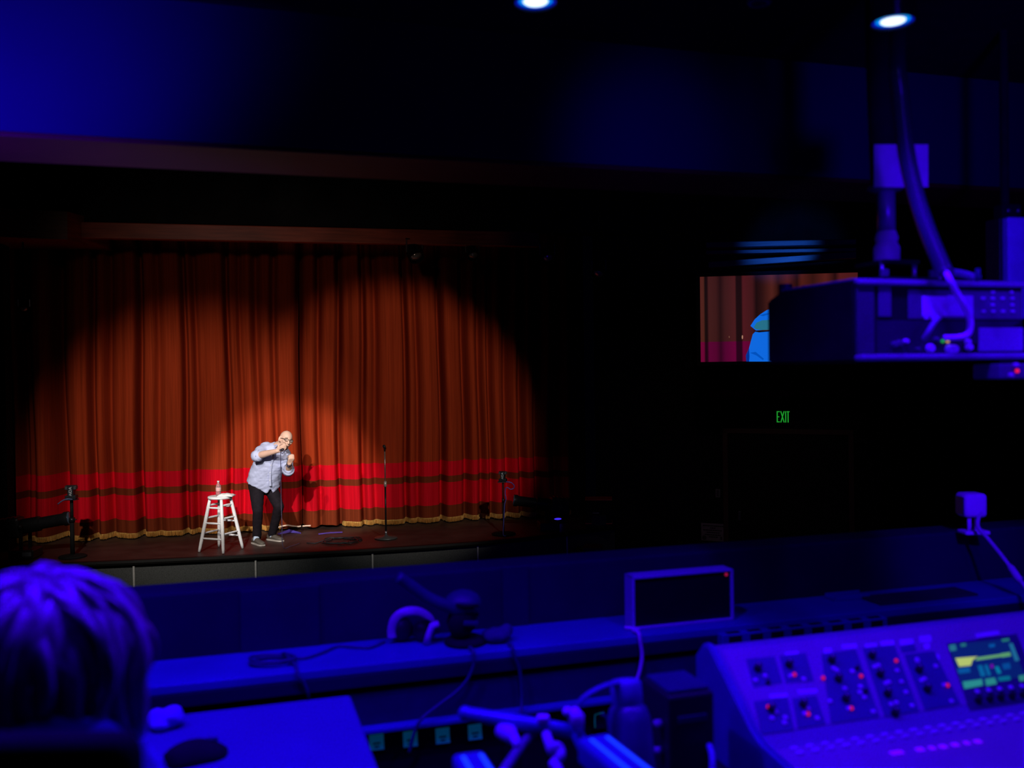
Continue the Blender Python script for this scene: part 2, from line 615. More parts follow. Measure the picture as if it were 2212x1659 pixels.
def fold_depth(s):
    """offset upstage of the cloth at arc position s"""
    s = np.asarray(s, float)
    d = np.zeros_like(s)
    cen = np.array([g[0] for g in GS])
    idx = np.searchsorted(cen, s)
    lo = np.concatenate([[cen[0] - 0.3], cen])[np.clip(idx, 0, len(cen))]
    hi = np.concatenate([cen, [cen[-1] + 0.3]])[np.clip(idx, 0, len(cen))]
    d += tilt[np.clip(idx, 0, len(tilt) - 1)] * (s - (lo + hi) / 2) * 0.75
    wdt = np.maximum(hi - lo, 0.05)
    d -= 0.10 * np.minimum(wdt, 0.5) * np.sin(np.pi * np.clip((s - lo) / wdt, 0, 1))
    for c, a, wd in GS:
        d += 1.7 * a * np.exp(-((s - c) / wd) ** 2)
    d += 0.010 * np.sin(s * 41 + 1.5 * np.sin(s * 3.1)) + 0.006 * np.sin(s * 67 + 1.3 + 2 * np.sin(s * 5))
    return d


def make_curtain(px0, px1, name, label, gaps=()):
    a, b = s_of(px0)[0], s_of(px1)[0]
    n = int((b - a) / 0.011)
    s = np.linspace(a, b, n)
    k = np.hanning(9); k /= k.sum()
    d = np.convolve(np.pad(fold_depth(s), 4, mode='edge'), k, mode='valid')
    hem = np.full(n, 0.974)
    for g0, g1, z in gaps:
        c0, c1 = s_of(g0)[0], s_of(g1)[0]
        hem = np.where((s > c0) & (s < c1), z + 0.012 * np.sin(s * 14), hem)
    zs = [0, 0.05, 0.12, 0.25, 0.45, 0.8, 1.3, 1.9, 2.6, 3.3, 4.0, 4.7]
    rows = []
    for j, zz in enumerate(zs):
        row = []
        for i in range(n):
            z = hem[i] + zz
            sh = 0.02 * math.sin(z * 1.3 + s[i] * 2.1) * min(1, zz)
            fade = 1.0 + 0.12 * math.sin(z * 0.9 + s[i])
            p = C0 + su * (s[i] + sh) + sn * (d[i] * fade)
            row.append(V((p.x, p.y, z)))
        rows.append(row)
    mid = C0 + su * ((a + b) / 2)
    t = thing(name, label, 'curtain', (mid.x, mid.y, ST))
    MB().grid(rows).build('cloth', CURT, t, smooth=True)
    # fringe: fine hanging strands along the hem
    mb = MB()
    ss = np.arange(a, b, 0.0045)
    dd = np.interp(ss, s, d)
    hh = np.interp(ss, s, hem)
    seg = []
    for i, q in enumerate(ss):
        inside = any(s_of(g0)[0] < q < s_of(g1)[0] for g0, g1, z in gaps)
        if inside:
            if len(seg) > 3:
                mb.grid(list(map(list, zip(*seg))))
            seg = []
            continue
        p = C0 + su * q + sn * (dd[i] * 1.0 - 0.012)
        wob = (0.006 if i % 2 else -0.006) + random.uniform(-0.003, 0.003)
        bot = ST + 0.006 + random.uniform(0, 0.012)
        seg.append([V((p.x, p.y, hh[i] + 0.008)), V((p.x, p.y, hh[i] - 0.01)) + sn * wob, V((p.x, p.y, bot)) + sn * wob * 1.6])
    if len(seg) > 3:
        mb.grid(list(map(list, zip(*seg))))
    mb.build('fringe', GOLD, t)
    return t


cur_l = make_curtain(10, 651.3, 'stage_curtain', 'red velvet stage curtain half behind the white stool and the performer', gaps=((604, 653, 0.935),))
cur_r = make_curtain(652.7, 1235, 'stage_curtain', 'red velvet stage curtain half behind the empty microphone stand', gaps=((651, 738, 0.935),))
# turned-up hem between the halves: pale edging with a blue strip below it
TAPE = mat('cream_hem_tape', (0.75, 0.55, 0.42), 0.7)
BLUET = mat('blue_violet_lining', (0.10, 0.07, 0.42), 0.6)


def hem_strip(pxs, off, r, m, name, parent):
    pts = [on_pl(x, y, C0 + sn * off, sn) for x, y in pxs]
    mb = MB()
    rows = [[p + UP * r for p in pts], [p - sn * 0.01 for p in pts], [p - UP * r for p in pts]]
    mb.grid(rows).build(name, m, parent, smooth=True)


hem_strip([(601, 1139), (612, 1136), (622, 1134.5), (630, 1136), (645, 1137.5), (650.5, 1136.5)], -0.10, 0.010, TAPE, 'hem_edging', cur_l)
hem_strip([(653.5, 1136.5), (660, 1136), (671, 1135.5)], -0.10, 0.010, TAPE, 'hem_edging', cur_r)
for pr, a_, b_ in ((cur_l, 600, 650), (cur_r, 688, 740)):
    top = [(a_, 1151.5), ((a_ + b_) / 2, 1147.0 if pr is cur_l else 1148.6), (b_, 1149.5 if pr is cur_l else 1147.5)]
    lo = [on_z(x, y + 3.5, ST + 0.002) for x, y in top]
    hi = [V((p.x, p.y, ST + 0.012 + (0.03 if i == 1 and pr is cur_l else 0))) + sn * 0.05 for i, p in enumerate(lo)]
    MB().grid([lo, hi]).build('lining', BLUET, pr)

# ================================================================== ON THE STAGE
# ------------------------------------------------------------------ bar stool
feet = [on_z(433, 1191, ST), on_z(481, 1194, ST), on_z(522, 1186, ST), on_z(476, 1183, ST)]
sc_ = (feet[0] + feet[2]) / 2
seat_z = at(475, 1071, sc_.y).z
stool = thing('bar_stool', 'white painted wooden bar stool holding a water bottle and a cloth', 'stool', (sc_.x, sc_.y, ST))
fd = [(p - sc_) for p in feet]
rr_ = sum(V((p.x, p.y)).length for p in fd) / 4
a0 = math.atan2(fd[1].y, fd[1].x)
dirs = [V((math.cos(a0 + k * math.pi / 2), math.sin(a0 + k * math.pi / 2), 0)) for k in range(4)]
R_bot, R_top = 0.265, 0.125
H = seat_z - ST
MB().lathe([(0.0, H - 0.036), (0.13, H - 0.036), (0.148, H - 0.030), (0.154, H - 0.018), (0.15, H - 0.004), (0.14, H), (0.07, H - 0.004), (0.0, H - 0.006)], 32).build('seat', WHITEPAINT, stool, smooth=True, local=True)


def leg_at(k, z):
    t = z / (H - 0.03)
    return dirs[k] * (R_bot + (R_top - R_bot) * t) + UP * z


for k in range(4):
    pts = [leg_at(k, z) for z in (0.003, 0.05, 0.16, 0.3, 0.45, H - 0.12, H - 0.03)]
    MB().tube(pts, [0.0165, 0.019, 0.0215, 0.0225, 0.0225, 0.021, 0.017], 12).build('leg', WHITEPAINT, stool, smooth=True, local=True)
for k in range(4):
    for z in ((0.17, 0.36, 0.55) if k % 2 else (0.23, 0.42, 0.58)):
        a, b = leg_at(k, z), leg_at((k + 1) % 4, z)
        MB().tube([a.lerp(b, t) for t in (0.03, 0.15, 0.5, 0.85, 0.97)], [0.009, 0.0115, 0.0135, 0.0115, 0.009], 10).build('rung', WHITEPAINT, stool, smooth=True, local=True)

# bottle
CLEAR = bpy.data.materials.new('clear_plastic')
CLEAR.use_nodes = True
cb = CLEAR.node_tree.nodes['Principled BSDF']
cb.inputs['Base Color'].default_value = (0.95, 0.97, 1, 1)
cb.inputs['Roughness'].default_value = 0.08
cb.inputs['Transmission Weight'].default_value = 0.85
cb.inputs['IOR'].default_value = 1.2
bp_ = at(472, 1071, sc_.y - 0.02)
bp_.z = seat_z - 0.003
bot = thing('water_bottle', 'small clear plastic water bottle with pinkish label standing on the stool', 'bottle', bp_)
MB().lathe([(0.0, 0), (0.028, 0), (0.032, 0.006), (0.032, 0.05), (0.029, 0.056), (0.032, 0.062), (0.032, 0.12), (0.028, 0.142), (0.013, 0.168), (0.0125, 0.178), (0.0, 0.178)], 24).build('bottle_body', CLEAR, bot, smooth=True, local=True)
MB().lathe([(0.0328, 0.068), (0.0332, 0.069), (0.0332, 0.112), (0.0328, 0.113)], 24).build('paper_label', mat('pinkish_label', (0.75, 0.42, 0.42), 0.5), bot, smooth=True, local=True)
MB().lathe([(0.0, 0.176), (0.0145, 0.176), (0.0145, 0.193), (0.012, 0.196), (0.0, 0.196)], 20).build('cap', WHITEP, bot, smooth=True, local=True)

# folded white cloth
cp = at(488, 1070, sc_.y - 0.03)
mb = MB()
rows = []
nx_, ny_ = 15, 11
for j in range(ny_):
    r_ = []
    for i in range(nx_):
        u_, v_ = (i / (nx_ - 1) - 0.5), (j / (ny_ - 1) - 0.5)
        x, y = u_ * 0.20, v_ * 0.15
        h = 0.034 * max(0, 1 - (abs(u_) * 2) ** 4) * max(0, 1 - (abs(v_) * 2) ** 4) * (0.75 + 0.5 * noise.noise(V((u_ * 4, v_ * 4, 2.7)))) + 0.007
        r_.append(V((x, y, h)))
    rows.append(r_)
low = [[V((p.x * 0.97, p.y * 0.97, 0.0)) for p in r_] for r_ in rows]
mb.grid(rows)
mb.grid([list(reversed(r_)) for r_ in low])
rim_t = [rows[0], [r_[-1] for r_ in rows], list(reversed(rows[-1])), [r_[0] for r_ in reversed(rows)]]
rim_b = [low[0], [r_[-1] for r_ in low], list(reversed(low[-1])), [r_[0] for r_ in reversed(low)]]
for t_, b_ in zip(rim_t, rim_b):
    mb.grid([b_, t_])
bmesh.ops.remove_doubles(mb.bm, verts=mb.bm.verts, dist=0.0005)
o = mb.build('folded_cloth', mat('white_cotton', (0.78, 0.76, 0.76), 0.9, var=0.05), local=True, origin=(cp.x + 0.005, cp.y, seat_z - 0.001), smooth=True)
tag(o, 'folded white cloth lying beside the bottle on the stool seat', 'cloth')

# ------------------------------------------------------------------ microphone stand
mp_ = on_z(834, 1163, ST)
mst = thing('microphone_stand', 'thin straight black microphone stand with round base, standing empty on stage', 'microphone stand', mp_)
mh = at(833, 967, mp_.y).z - ST
MB().lathe([(0.0, 0.0), (0.15, 0.0), (0.155, 0.008), (0.15, 0.018), (0.04, 0.032), (0.02, 0.05), (0.0, 0.05)], 36).build('round_base', mat('grey_cast_iron', (0.10, 0.10, 0.10), 0.4, 0.4), mst, smooth=True, local=True)
MB().cyl((0, 0, 0.04), (0, 0, mh * 0.59), 0.0125).build('lower_tube', BLACKG, mst, smooth=True, local=True)
MB().cyl((0, 0, 0.045), (0, 0, 0.10), 0.016).build('base_collar', STEEL, mst, smooth=True, local=True)
MB().cyl((0, 0, mh * 0.57), (0, 0, mh * 0.63), 0.021, 0.018).build('clutch', mat('pale_clutch_metal', (0.6, 0.56, 0.5), 0.35, 0.3), mst, smooth=True, local=True)
MB().cyl((0, 0, mh * 0.6), (0, 0, mh - 0.03), 0.0085).build('upper_tube', mat('dull_chrome', (0.4, 0.37, 0.34), 0.3, 0.7), mst, smooth=True, local=True)
MB().tube([(0, 0, mh - 0.05), (0, 0, mh - 0.01), (0.0, -0.02, mh + 0.02)], [0.012, 0.015, 0.014], 12).tube([(0.0, 0.03, mh - 0.015), (0, -0.06, mh + 0.025)], [0.018, 0.02], 12).build('microphone_clip', BLACKP, mst, smooth=True, local=True)

# ------------------------------------------------------------------ flat cable lying coiled on the deck
cc = on_z(735, 1170, ST)
pts = []
for k in range(150):
    a = k / 150 * 2 * math.pi * 3.4
    r0 = 0.16 + 0.03 * math.sin(a * 2.3 + 1) + 0.02 * math.sin(a * 3.9)
    pts.append(V((cc.x + 1.35 * r0 * math.cos(a) + 0.05 * math.sin(a * 0.45), cc.y + 1.3 * r0 * math.sin(a), ST + 0.008 + 0.004 * (k % 7 == 3) + k * 0.00009)))
pts += [V((cc.x - 0.30, cc.y - 0.15, ST + 0.008)), V((cc.x - 0.42, cc.y - 0.1, ST + 0.007))]
o = MB().tube(pts, 0.008, 6).build('coiled_cable', BLACKP, origin=(cc.x, cc.y, ST), smooth=True)
tag(o, 'black cable lying in loops on the stage deck left of the microphone stand', 'cable')

# ------------------------------------------------------------------ small cameras on poles
PRINT = mat('pale_grey_print', (0.62, 0.66, 0.70), 0.5, var=0.02)


def camera_stand(px, py, label, ht_px, rr=0.022, clamp=True):
    b = on_z(px, py, ST)
    t = thing('camera_stand', label, 'stand', b)
    h = at(px - 1, ht_px, b.y).z - ST
    MB().lathe([(0, 0), (0.16, 0), (0.165, 0.01), (0.15, 0.02), (0.04, 0.035), (0.0, 0.035)], 28).build('base_plate', BLACKM, t, smooth=True, local=True)
    MB().cyl((0, 0, 0.02), (0, 0, h * 0.66), rr).build('lower_tube', BLACKM, t, smooth=True, local=True)
    MB().cyl((0, 0, h * 0.62), (0, 0, h), rr * 0.75).build('upper_tube', BLACKM, t, smooth=True, local=True)
    MB().cyl((0, 0, h * 0.60), (0, 0, h * 0.68), rr * 1.35).cyl((rr, 0, h * 0.645), (rr + 0.03, 0, h * 0.645), 0.008).build('clutch', BLACKG, t, smooth=True, local=True)
    MB().box((0, 0, h - 0.006), (0.14, 0.10, 0.012), None, 0.003).build('mount_plate', BLACKP, t, local=True)
    return t, b, h


def small_camera(b, h, yaw, label, s=1.0):
    """body lying across: flat side with lettering towards the hall, lens pointing to the performer"""
    c = thing('stage_camera', label, 'camera', (b.x, b.y, ST + h), rad(yaw))
    BODY = mat('dark_blue_grey_shell', (0.014, 0.017, 0.022), 0.4)
    MB().box((0, 0, 0.028 * s), (0.135 * s, 0.12 * s, 0.05 * s), None, 0.006).build('pan_base', BODY, c, local=True)
    MB().box((0, 0, 0.112 * s), (0.075 * s, 0.11 * s, 0.125 * s), None, 0.008).build('body', BODY, c, local=True)
    for sx in (-1, 1):
        MB().box((sx * 0.054 * s, 0, 0.155 * s), (0.034 * s, 0.09 * s, 0.05 * s), None, 0.006).build('side_bracket', mat('worn_bracket', (0.06, 0.06, 0.065), 0.4), c, local=True)
    MB().cyl((0, 0.05 * s, 0.115 * s), (0, 0.10 * s, 0.115 * s), 0.03 * s).build('lens', BLACKP, c, smooth=True, local=True)
    MB().box((0, -0.01, 0.18 * s), (0.13 * s, 0.07 * s, 0.014 * s), None, 0.004).build('top_plate', BODY, c, local=True)
    M = WM[c.name] @ basis(V((0.004, -0.0565 * s, 0.108 * s)), V((0, 0, 1)), V((-1, 0, 0)), V((0, -1, 0)))
    text_mesh('AIDA', 'lettering', PRINT, c, M, 0.052 * s)
    return c


st1, b1, h1 = camera_stand(157, 1203, 'stout black pole stand at the stage edge beside the left end of the red curtain', 1078, 0.026)
small_camera(b1, h1, 8, 'small dark camera on the stout pole stand beside the black stage lantern with white lettering', 0.92)
st2, b2, h2 = camera_stand(1088, 1154, 'thin black pole stand with a blue cable, right of the empty microphone stand', 1040, 0.013)
small_camera(b2, h2, -14, 'small dark camera with white lettering on the thin pole stand with the blue cable', 0.75)
BLUEC = mat('blue_violet_cable', (0.10, 0.10, 0.45), 0.4)
pts = [at(*p) for p in ((1093, 1041, b2.y - 0.085), (1103, 1042, b2.y - 0.085), (1110, 1048, b2.y - 0.07), (1110, 1054, b2.y - 0.05), (1103, 1057, b2.y - 0.055), (1096, 1053, b2.y - 0.055), (1092, 1056, b2.y - 0.045),
                        (1091, 1066, b2.y - 0.035), (1093, 1078, b2.y - 0.04), (1090, 1090, b2.y - 0.035), (1089, 1110, b2.y - 0.035), (1088, 1130, b2.y - 0.04))] + [V((b2.x - 0.005, b2.y - 0.19, ST + 0.03)), V((b2.x + 0.03, b2.y - 0.18, ST + 0.008))]
def smooth_pts(p, n=6):
    out = []
    for i in range(len(p) - 1):
        p0, p1, p2, p3 = p[max(i - 1, 0)], p[i], p[i + 1], p[min(i + 2, len(p) - 1)]
        for k in range(n):
            t = k / n
            out.append(0.5 * ((2 * p1) + (p2 - p0) * t + (2 * p0 - 5 * p1 + 4 * p2 - p3) * t * t + (3 * p1 - p0 - 3 * p2 + p3) * t ** 3))
    out.append(p[-1])
    return out
o = MB().tube(smooth_pts(pts), 0.0065, 8).build('camera_cable', BLUEC, origin=b2, smooth=True)
tag(o, 'blue cable looping from the small camera down its thin pole stand', 'cable')
pts = [at(*p) for p in ((156, 1079, b1.y - 0.08), (146, 1078, b1.y - 0.12), (136, 1081, b1.y - 0.12), (125, 1089, b1.y - 0.1))]
o = MB().tube(smooth_pts(pts), 0.008, 8).build('camera_cable', mat('grey_blue_cable', (0.12, 0.14, 0.30), 0.4), origin=pts[0], smooth=True)
tag(o, 'short grey blue cable sticking out of the small camera on the stout pole stand', 'cable')

# ------------------------------------------------------------------ black stage lanterns on floor stands
GLINT = mat('lens_glass', (0.10, 0.16, 0.24), 0.1, 0.4)


def lantern(base, toward, label, s=1.0, up=0.42):
    """profile lantern: long barrel on a yoke with a floor base; barrel points along 'toward'"""
    ang = math.atan2(toward[1], toward[0])
    t = thing('stage_lantern', label, 'stage light', base, ang)
    c = V((0, 0, up))
    pit = Matrix.Translation(c) @ Matrix.Rotation(rad(-9), 4, 'Y')
    MB().box((-0.30 * s, 0, 0.0), (0.34 * s, 0.26 * s, 0.28 * s), pit, 0.03).build('lamp_house', BLACKP, t, local=True)
    for k in range(4):
        MB().box(((-0.42 + k * 0.075) * s, 0, 0.145 * s), (0.03 * s, 0.2 * s, 0.03 * s), pit, 0.004).build('cooling_fin', BLACKG, t, local=True)
    MB().tube([pit @ V((x * s, 0, 0)) for x in (-0.16, 0.1, 0.12, 0.42, 0.44, 0.5)], [0.105 * s, 0.105 * s, 0.085 * s, 0.085 * s, 0.10 * s, 0.10 * s], 20).build('barrel', BLACKG, t, smooth=True, local=True, angle=40)
    MB().tube([pit @ V((0.495 * s, 0, 0)), pit @ V((0.505 * s, 0, 0))], 0.088 * s, 20).build('lens', GLINT, t, smooth=True, local=True)
    for sy in (-1, 1):
        MB().box((-0.1 * s, sy * 0.155 * s, up / 2 + 0.02), (0.05 * s, 0.014, up), None, 0.003).build('yoke_arm', BLACKM, t, local=True)
        MB().cyl((-0.1 * s, sy * 0.15 * s, up), (-0.1 * s, sy * 0.20 * s, up), 0.03 * s).build('tilt_knob', BLACKP, t, smooth=True, local=True)
    MB().box((-0.1 * s, 0, 0.055), (0.34 * s, 0.34 * s, 0.11), None, 0.012).build('floor_base', BLACKP, t, local=True)
    MB().box((-0.02 * s, -0.172 * s, 0.06), (0.12 * s, 0.006, 0.05), None, 0.001).build('control_panel', mat('grey_scribble_panel', (0.13, 0.14, 0.17), 0.5), t, local=True)
    return t


lb = on_z(72, 1203, ST)
lantern(lb, (math.cos(rad(6)), math.sin(rad(6))), 'black stage lantern on the deck at the far left, barrel raised towards the curtain', 0.88, 0.40)
rb = on_z(1172, 1144, ST)
lantern(rb, (-math.cos(rad(8)), -math.sin(rad(8))), 'black stage lantern in shadow right of the thin pole camera, barrel facing left', 0.82, 0.36)
# small floor box with a blue light
fb = on_z(1203, 1129, ST)
t = thing('floor_light_box', 'small black floor box with a glowing blue light, right of the shadowed lantern', 'light', fb, rad(SA))
MB().box((0, 0, 0.03), (0.22, 0.12, 0.06), None, 0.01).build('housing', BLACKP, t, local=True)
MB().ell((0, -0.05, 0.062), (0.055, 0.03, 0.014)).build('lamp', glow('blue_led', (0.06, 0.03, 1.0), 0.9), t, smooth=True, local=True)
# equipment case in the dark; red light on its edges painted as red strips
eb = on_z(1294, 1139, ST)
t = thing('equipment_case', 'dark equipment case with red light painted on its top and bottom edges in the shadow right of the stage', 'case', eb, rad(-6))
REDE = mat('red_light_edge', (0.45, 0.05, 0.04), 0.35)
LW = 0.36
HE = at(1294, 1077, eb.y).z - ST
MB().box((0, 0, HE / 2), (LW, 0.3, HE), None, 0.012).build('body', BLACKM, t, local=True)
MB().box((0, 0, HE), (LW + 0.02, 0.32, 0.02), None, 0.006).build('lit_edge', REDE, t, local=True)
MB().box((0, 0, 0.075), (LW + 0.02, 0.32, 0.02), None, 0.006).build('lit_edge', REDE, t, local=True)
MB().box((-0.04, -0.152, HE * 0.55), (0.09, 0.008, 0.016), None, 0.002).build('badge', mat('grey_badge', (0.25, 0.25, 0.25), 0.4), t, local=True)
MB().box((0, -0.156, HE * 0.3), (0.2, 0.01, 0.14), None, 0.002).build('grille', BLACKP, t, local=True)
# step block on the hall floor below
sb = at(1281, 1179, 11.6)
t = thing('step_block', 'small dark grey step block beside the right end of the stage front', 'step', (sb.x, sb.y, 0), rad(-10))
MB().box((0, 0, sb.z - 0.02), (0.24, 0.28, 0.035), None, 0.006).build('tread', mat('dark_grey_step', (0.07, 0.068, 0.066), 0.6), t, local=True)
for sx in (-1, 1):
    MB().box((sx * 0.09, 0, (sb.z - 0.037) / 2), (0.03, 0.25, sb.z - 0.037), None, 0.003).build('side_board', BLACKP, t, local=True)
MB().box((0, -0.1, (sb.z - 0.04) / 2), (0.15, 0.02, sb.z - 0.04), None, 0.002).build('front_board', mat('dark_grey_step', (0.05, 0.05, 0.05), 0.6), t, local=True)

# ------------------------------------------------------------------ lanterns hung from the dark ceiling around the opening


def hung_lamp(px, py, y, yaw, label, sz=0.12, top=None):
    p = at(px, py, y)
    top = top or (bz0 + 0.1)
    t = thing('hanging_spotlight', label, 'stage light', p, rad(yaw), group=None)
    R = Matrix.Rotation(rad(-38), 4, 'X')
    MB().lathe([(0.0, -sz), (sz * 0.5, -sz), (sz * 0.8, -sz * 0.8), (sz, -sz * 0.1), (sz, sz * 1.0), (sz * 0.92, sz * 1.0), (sz * 0.85, sz * 0.6), (0, sz * 0.6)], 20, R @ Matrix.Rotation(rad(180), 4, 'X')).build('can', BLACKG, t, smooth=True, local=True, angle=35)
    MB().lathe([(0, 0), (sz * 0.7, 0), (0.7 * sz, 0.012), (0, 0.02)], 18, R @ Matrix.Rotation(rad(180), 4, 'X') @ Matrix.Translation(V((0, 0, sz * 0.62)))).build('lens', mat('pale_lens', (0.6, 0.6, 0.58), 0.08, 0.5), t, smooth=True, local=True)
    for sx in (-1, 1):
        MB().box((sx * sz * 1.08, 0, sz * 0.75), (0.012, 0.03, sz * 1.6), None, 0.002).build('yoke_arm', STEEL, t, local=True)
    MB().box((0, 0, sz * 1.55), (sz * 2.3, 0.03, 0.012), None, 0.002).cyl((0, 0, sz * 1.5), (0, 0, max(sz * 1.7, top - p.z)), 0.012).build('hanging_bracket', BLACKM, t, local=True)
    return t


hung_lamp(895, 545, 12.9, 35, 'hanging spotlight under the red wood beam, the one showing a pale curved rim', 0.115, bz0 + 0.02)
hung_lamp(1020, 545, 13.1, 20, 'hanging spotlight under the beam with two tiny glints', 0.09, bz0 + 0.02)
hung_lamp(1182, 550, 13.3, 10, 'hanging spotlight beyond the right end of the lit beam, with a row of glints', 0.10, bz0 + 0.02)
hung_lamp(1294, 584, 12.7, -20, 'small spotlight high in the dark between the curtain and the projection screen', 0.09, 7.0)
hung_lamp(52, 662, 11.75, 25, 'small spotlight in the dark at the far left beside the curtain', 0.06, 5.2)

# ------------------------------------------------------------------ exit sign, notice, switch plate on the right wall
ex, ez = r_of(1693, 900)
GREEN = glow('exit_green', (0.015, 0.36, 0.03), 0.85)
t = thing('exit_sign', 'green lit EXIT sign over the dark door on the right', 'sign', RF @ V((ex, -0.02, ez)), rad(RA))
MB().box((0, 0, 0), (0.32, 0.045, 0.24), None, 0.008).build('housing', BLACKM, t, local=True)
sh = r_of(1693, 888)[1] - r_of(1693, 912)[1]
sw = r_of(1706.5, 900)[0] - r_of(1679, 900)[0]
mb = MB()
LM = basis(V((0, -0.028, 0)), V((1, 0, 0)), UP, V((0, -1, 0)))
tk = sw * 0.075


def stroke(x0, y0, x1, y1, th=tk):
    d = V((x1 - x0, y1 - y0)).normalized()
    nn = V((-d.y, d.x)) * th / 2
    mb.prism([(x0 - nn.x, y0 - nn.y), (x1 - nn.x, y1 - nn.y), (x1 + nn.x, y1 + nn.y), (x0 + nn.x, y0 + nn.y)], 0.008, LM)


hw, hh = sw / 2, sh / 2
gx = lambda f: -hw + sw * f
stroke(gx(0.04), -hh, gx(0.04), hh)
for yy, e_ in ((-hh + tk / 2, 0.24), (0.0, 0.20), (hh - tk / 2, 0.24)):
    stroke(gx(0.05), yy, gx(e_), yy, tk * 0.95)
stroke(gx(0.32), -hh, gx(0.58), hh, tk * 0.95)
stroke(gx(0.32), hh, gx(0.58), -hh, tk * 0.95)
stroke(gx(0.70), -hh, gx(0.70), hh)
stroke(gx(0.89), -hh, gx(0.89), hh - tk * 0.5)
stroke(gx(0.79), hh - tk / 2, gx(1.0), hh - tk / 2, tk * 0.95)
mb.build('lettering', GREEN, t, local=True)

ax, az = r_of(1515, 1148)
bx_, bz_ = r_of(1563, 1150)
nh = r_of(1539, 1131)[1] - r_of(1539, 1169)[1]
NOTE = mat('notice_paper', (0.34, 0.30, 0.32), 0.7)
t = thing('wall_notice', 'pale printed notice on the dark wall left of the exit door', 'notice', RF @ V(((ax + bx_) / 2, -0.006, az)), rad(RA))
nw = bx_ - ax
MB().box((0, 0, 0), (nw, 0.008, nh), None, 0.002).build('board', NOTE, t, local=True)
mb = MB()
for k, (wd, yy) in enumerate(((0.85, 0.36), (0.2, 0.24), (0.85, 0.11), (0.5, -0.02), (0.68, -0.15), (0.3, -0.27))):
    x = -wd / 2
    random.seed(k)
    while x < wd / 2:
        l_ = random.uniform(0.04, 0.12)
        mb.box(((x + l_ / 2) * nw, -0.0045, yy * nh), (l_ * nw * 0.85, 0.001, nh * 0.055))
        x += l_
mb.build('print', BLACKM, t, local=True)
MB().cyl((-nw * 0.36, -0.004, -nh * 0.33), (-nw * 0.36, -0.0055, -nh * 0.33), nh * 0.13, seg=20).build('emblem', mat('grey_print', (0.08, 0.08, 0.08), 0.6), t, local=True)
MB().box((nw * 0.4, -0.0045, -nh * 0.32), (nw * 0.08, 0.001, nh * 0.18)).build('emblem', mat('grey_print', (0.08, 0.08, 0.08), 0.6), t, local=True)

sx_, sz_ = r_of(1551, 1065)
t = thing('switch_plate', 'small grey switch plate on the dark wall above the notice', 'switch', RF @ V((sx_, -0.006, sz_)), rad(RA))
MB().box((0, 0, 0), (0.07, 0.012, 0.125), None, 0.003).build('plate', mat('grey_plate', (0.24, 0.24, 0.22), 0.5), t, local=True)
for zz in (-0.03, 0.0, 0.03):
    MB().box((0, -0.009, zz), (0.03, 0.008, 0.016), None, 0.002).build('rocker', BLACKP, t, local=True)

# ------------------------------------------------------------------ projection screen with the live picture
VA = -8.0
vu = V((math.cos(rad(VA)), math.sin(rad(VA)), 0))
vn = V((-math.sin(rad(VA)), math.cos(rad(VA)), 0))
VO = at(1513.5, 690, 11.6)


def v_of(px, py):
    p = on_pl(px, py, VO, vn)
    return (p - VO).dot(vu), p.z


xl_ = v_of(1513, 690)[0]
zt = v_of(1513, 598)[1]
zb = v_of(1515, 782)[1]
VH = zt - zb
VWD = VH * 16 / 9
vs = thing('projection_screen', 'wide wall screen showing a close-up of the performer against the curtain', 'screen', VO + vu * (xl_ + VWD / 2) + V((0, 0, zb - VO.z)), rad(VA))
MB().box((0, 0.035, VH / 2), (VWD + 0.10, 0.05, VH + 0.10), None, 0.008).build('casing', BLACKM, vs, local=True)
for sx in (-1, 1):
    MB().box((sx * VWD * 0.25, 0.50, VH / 2), (0.1, 0.88, 0.2), None, 0.006).build('wall_bracket', BLACKM, vs, local=True)


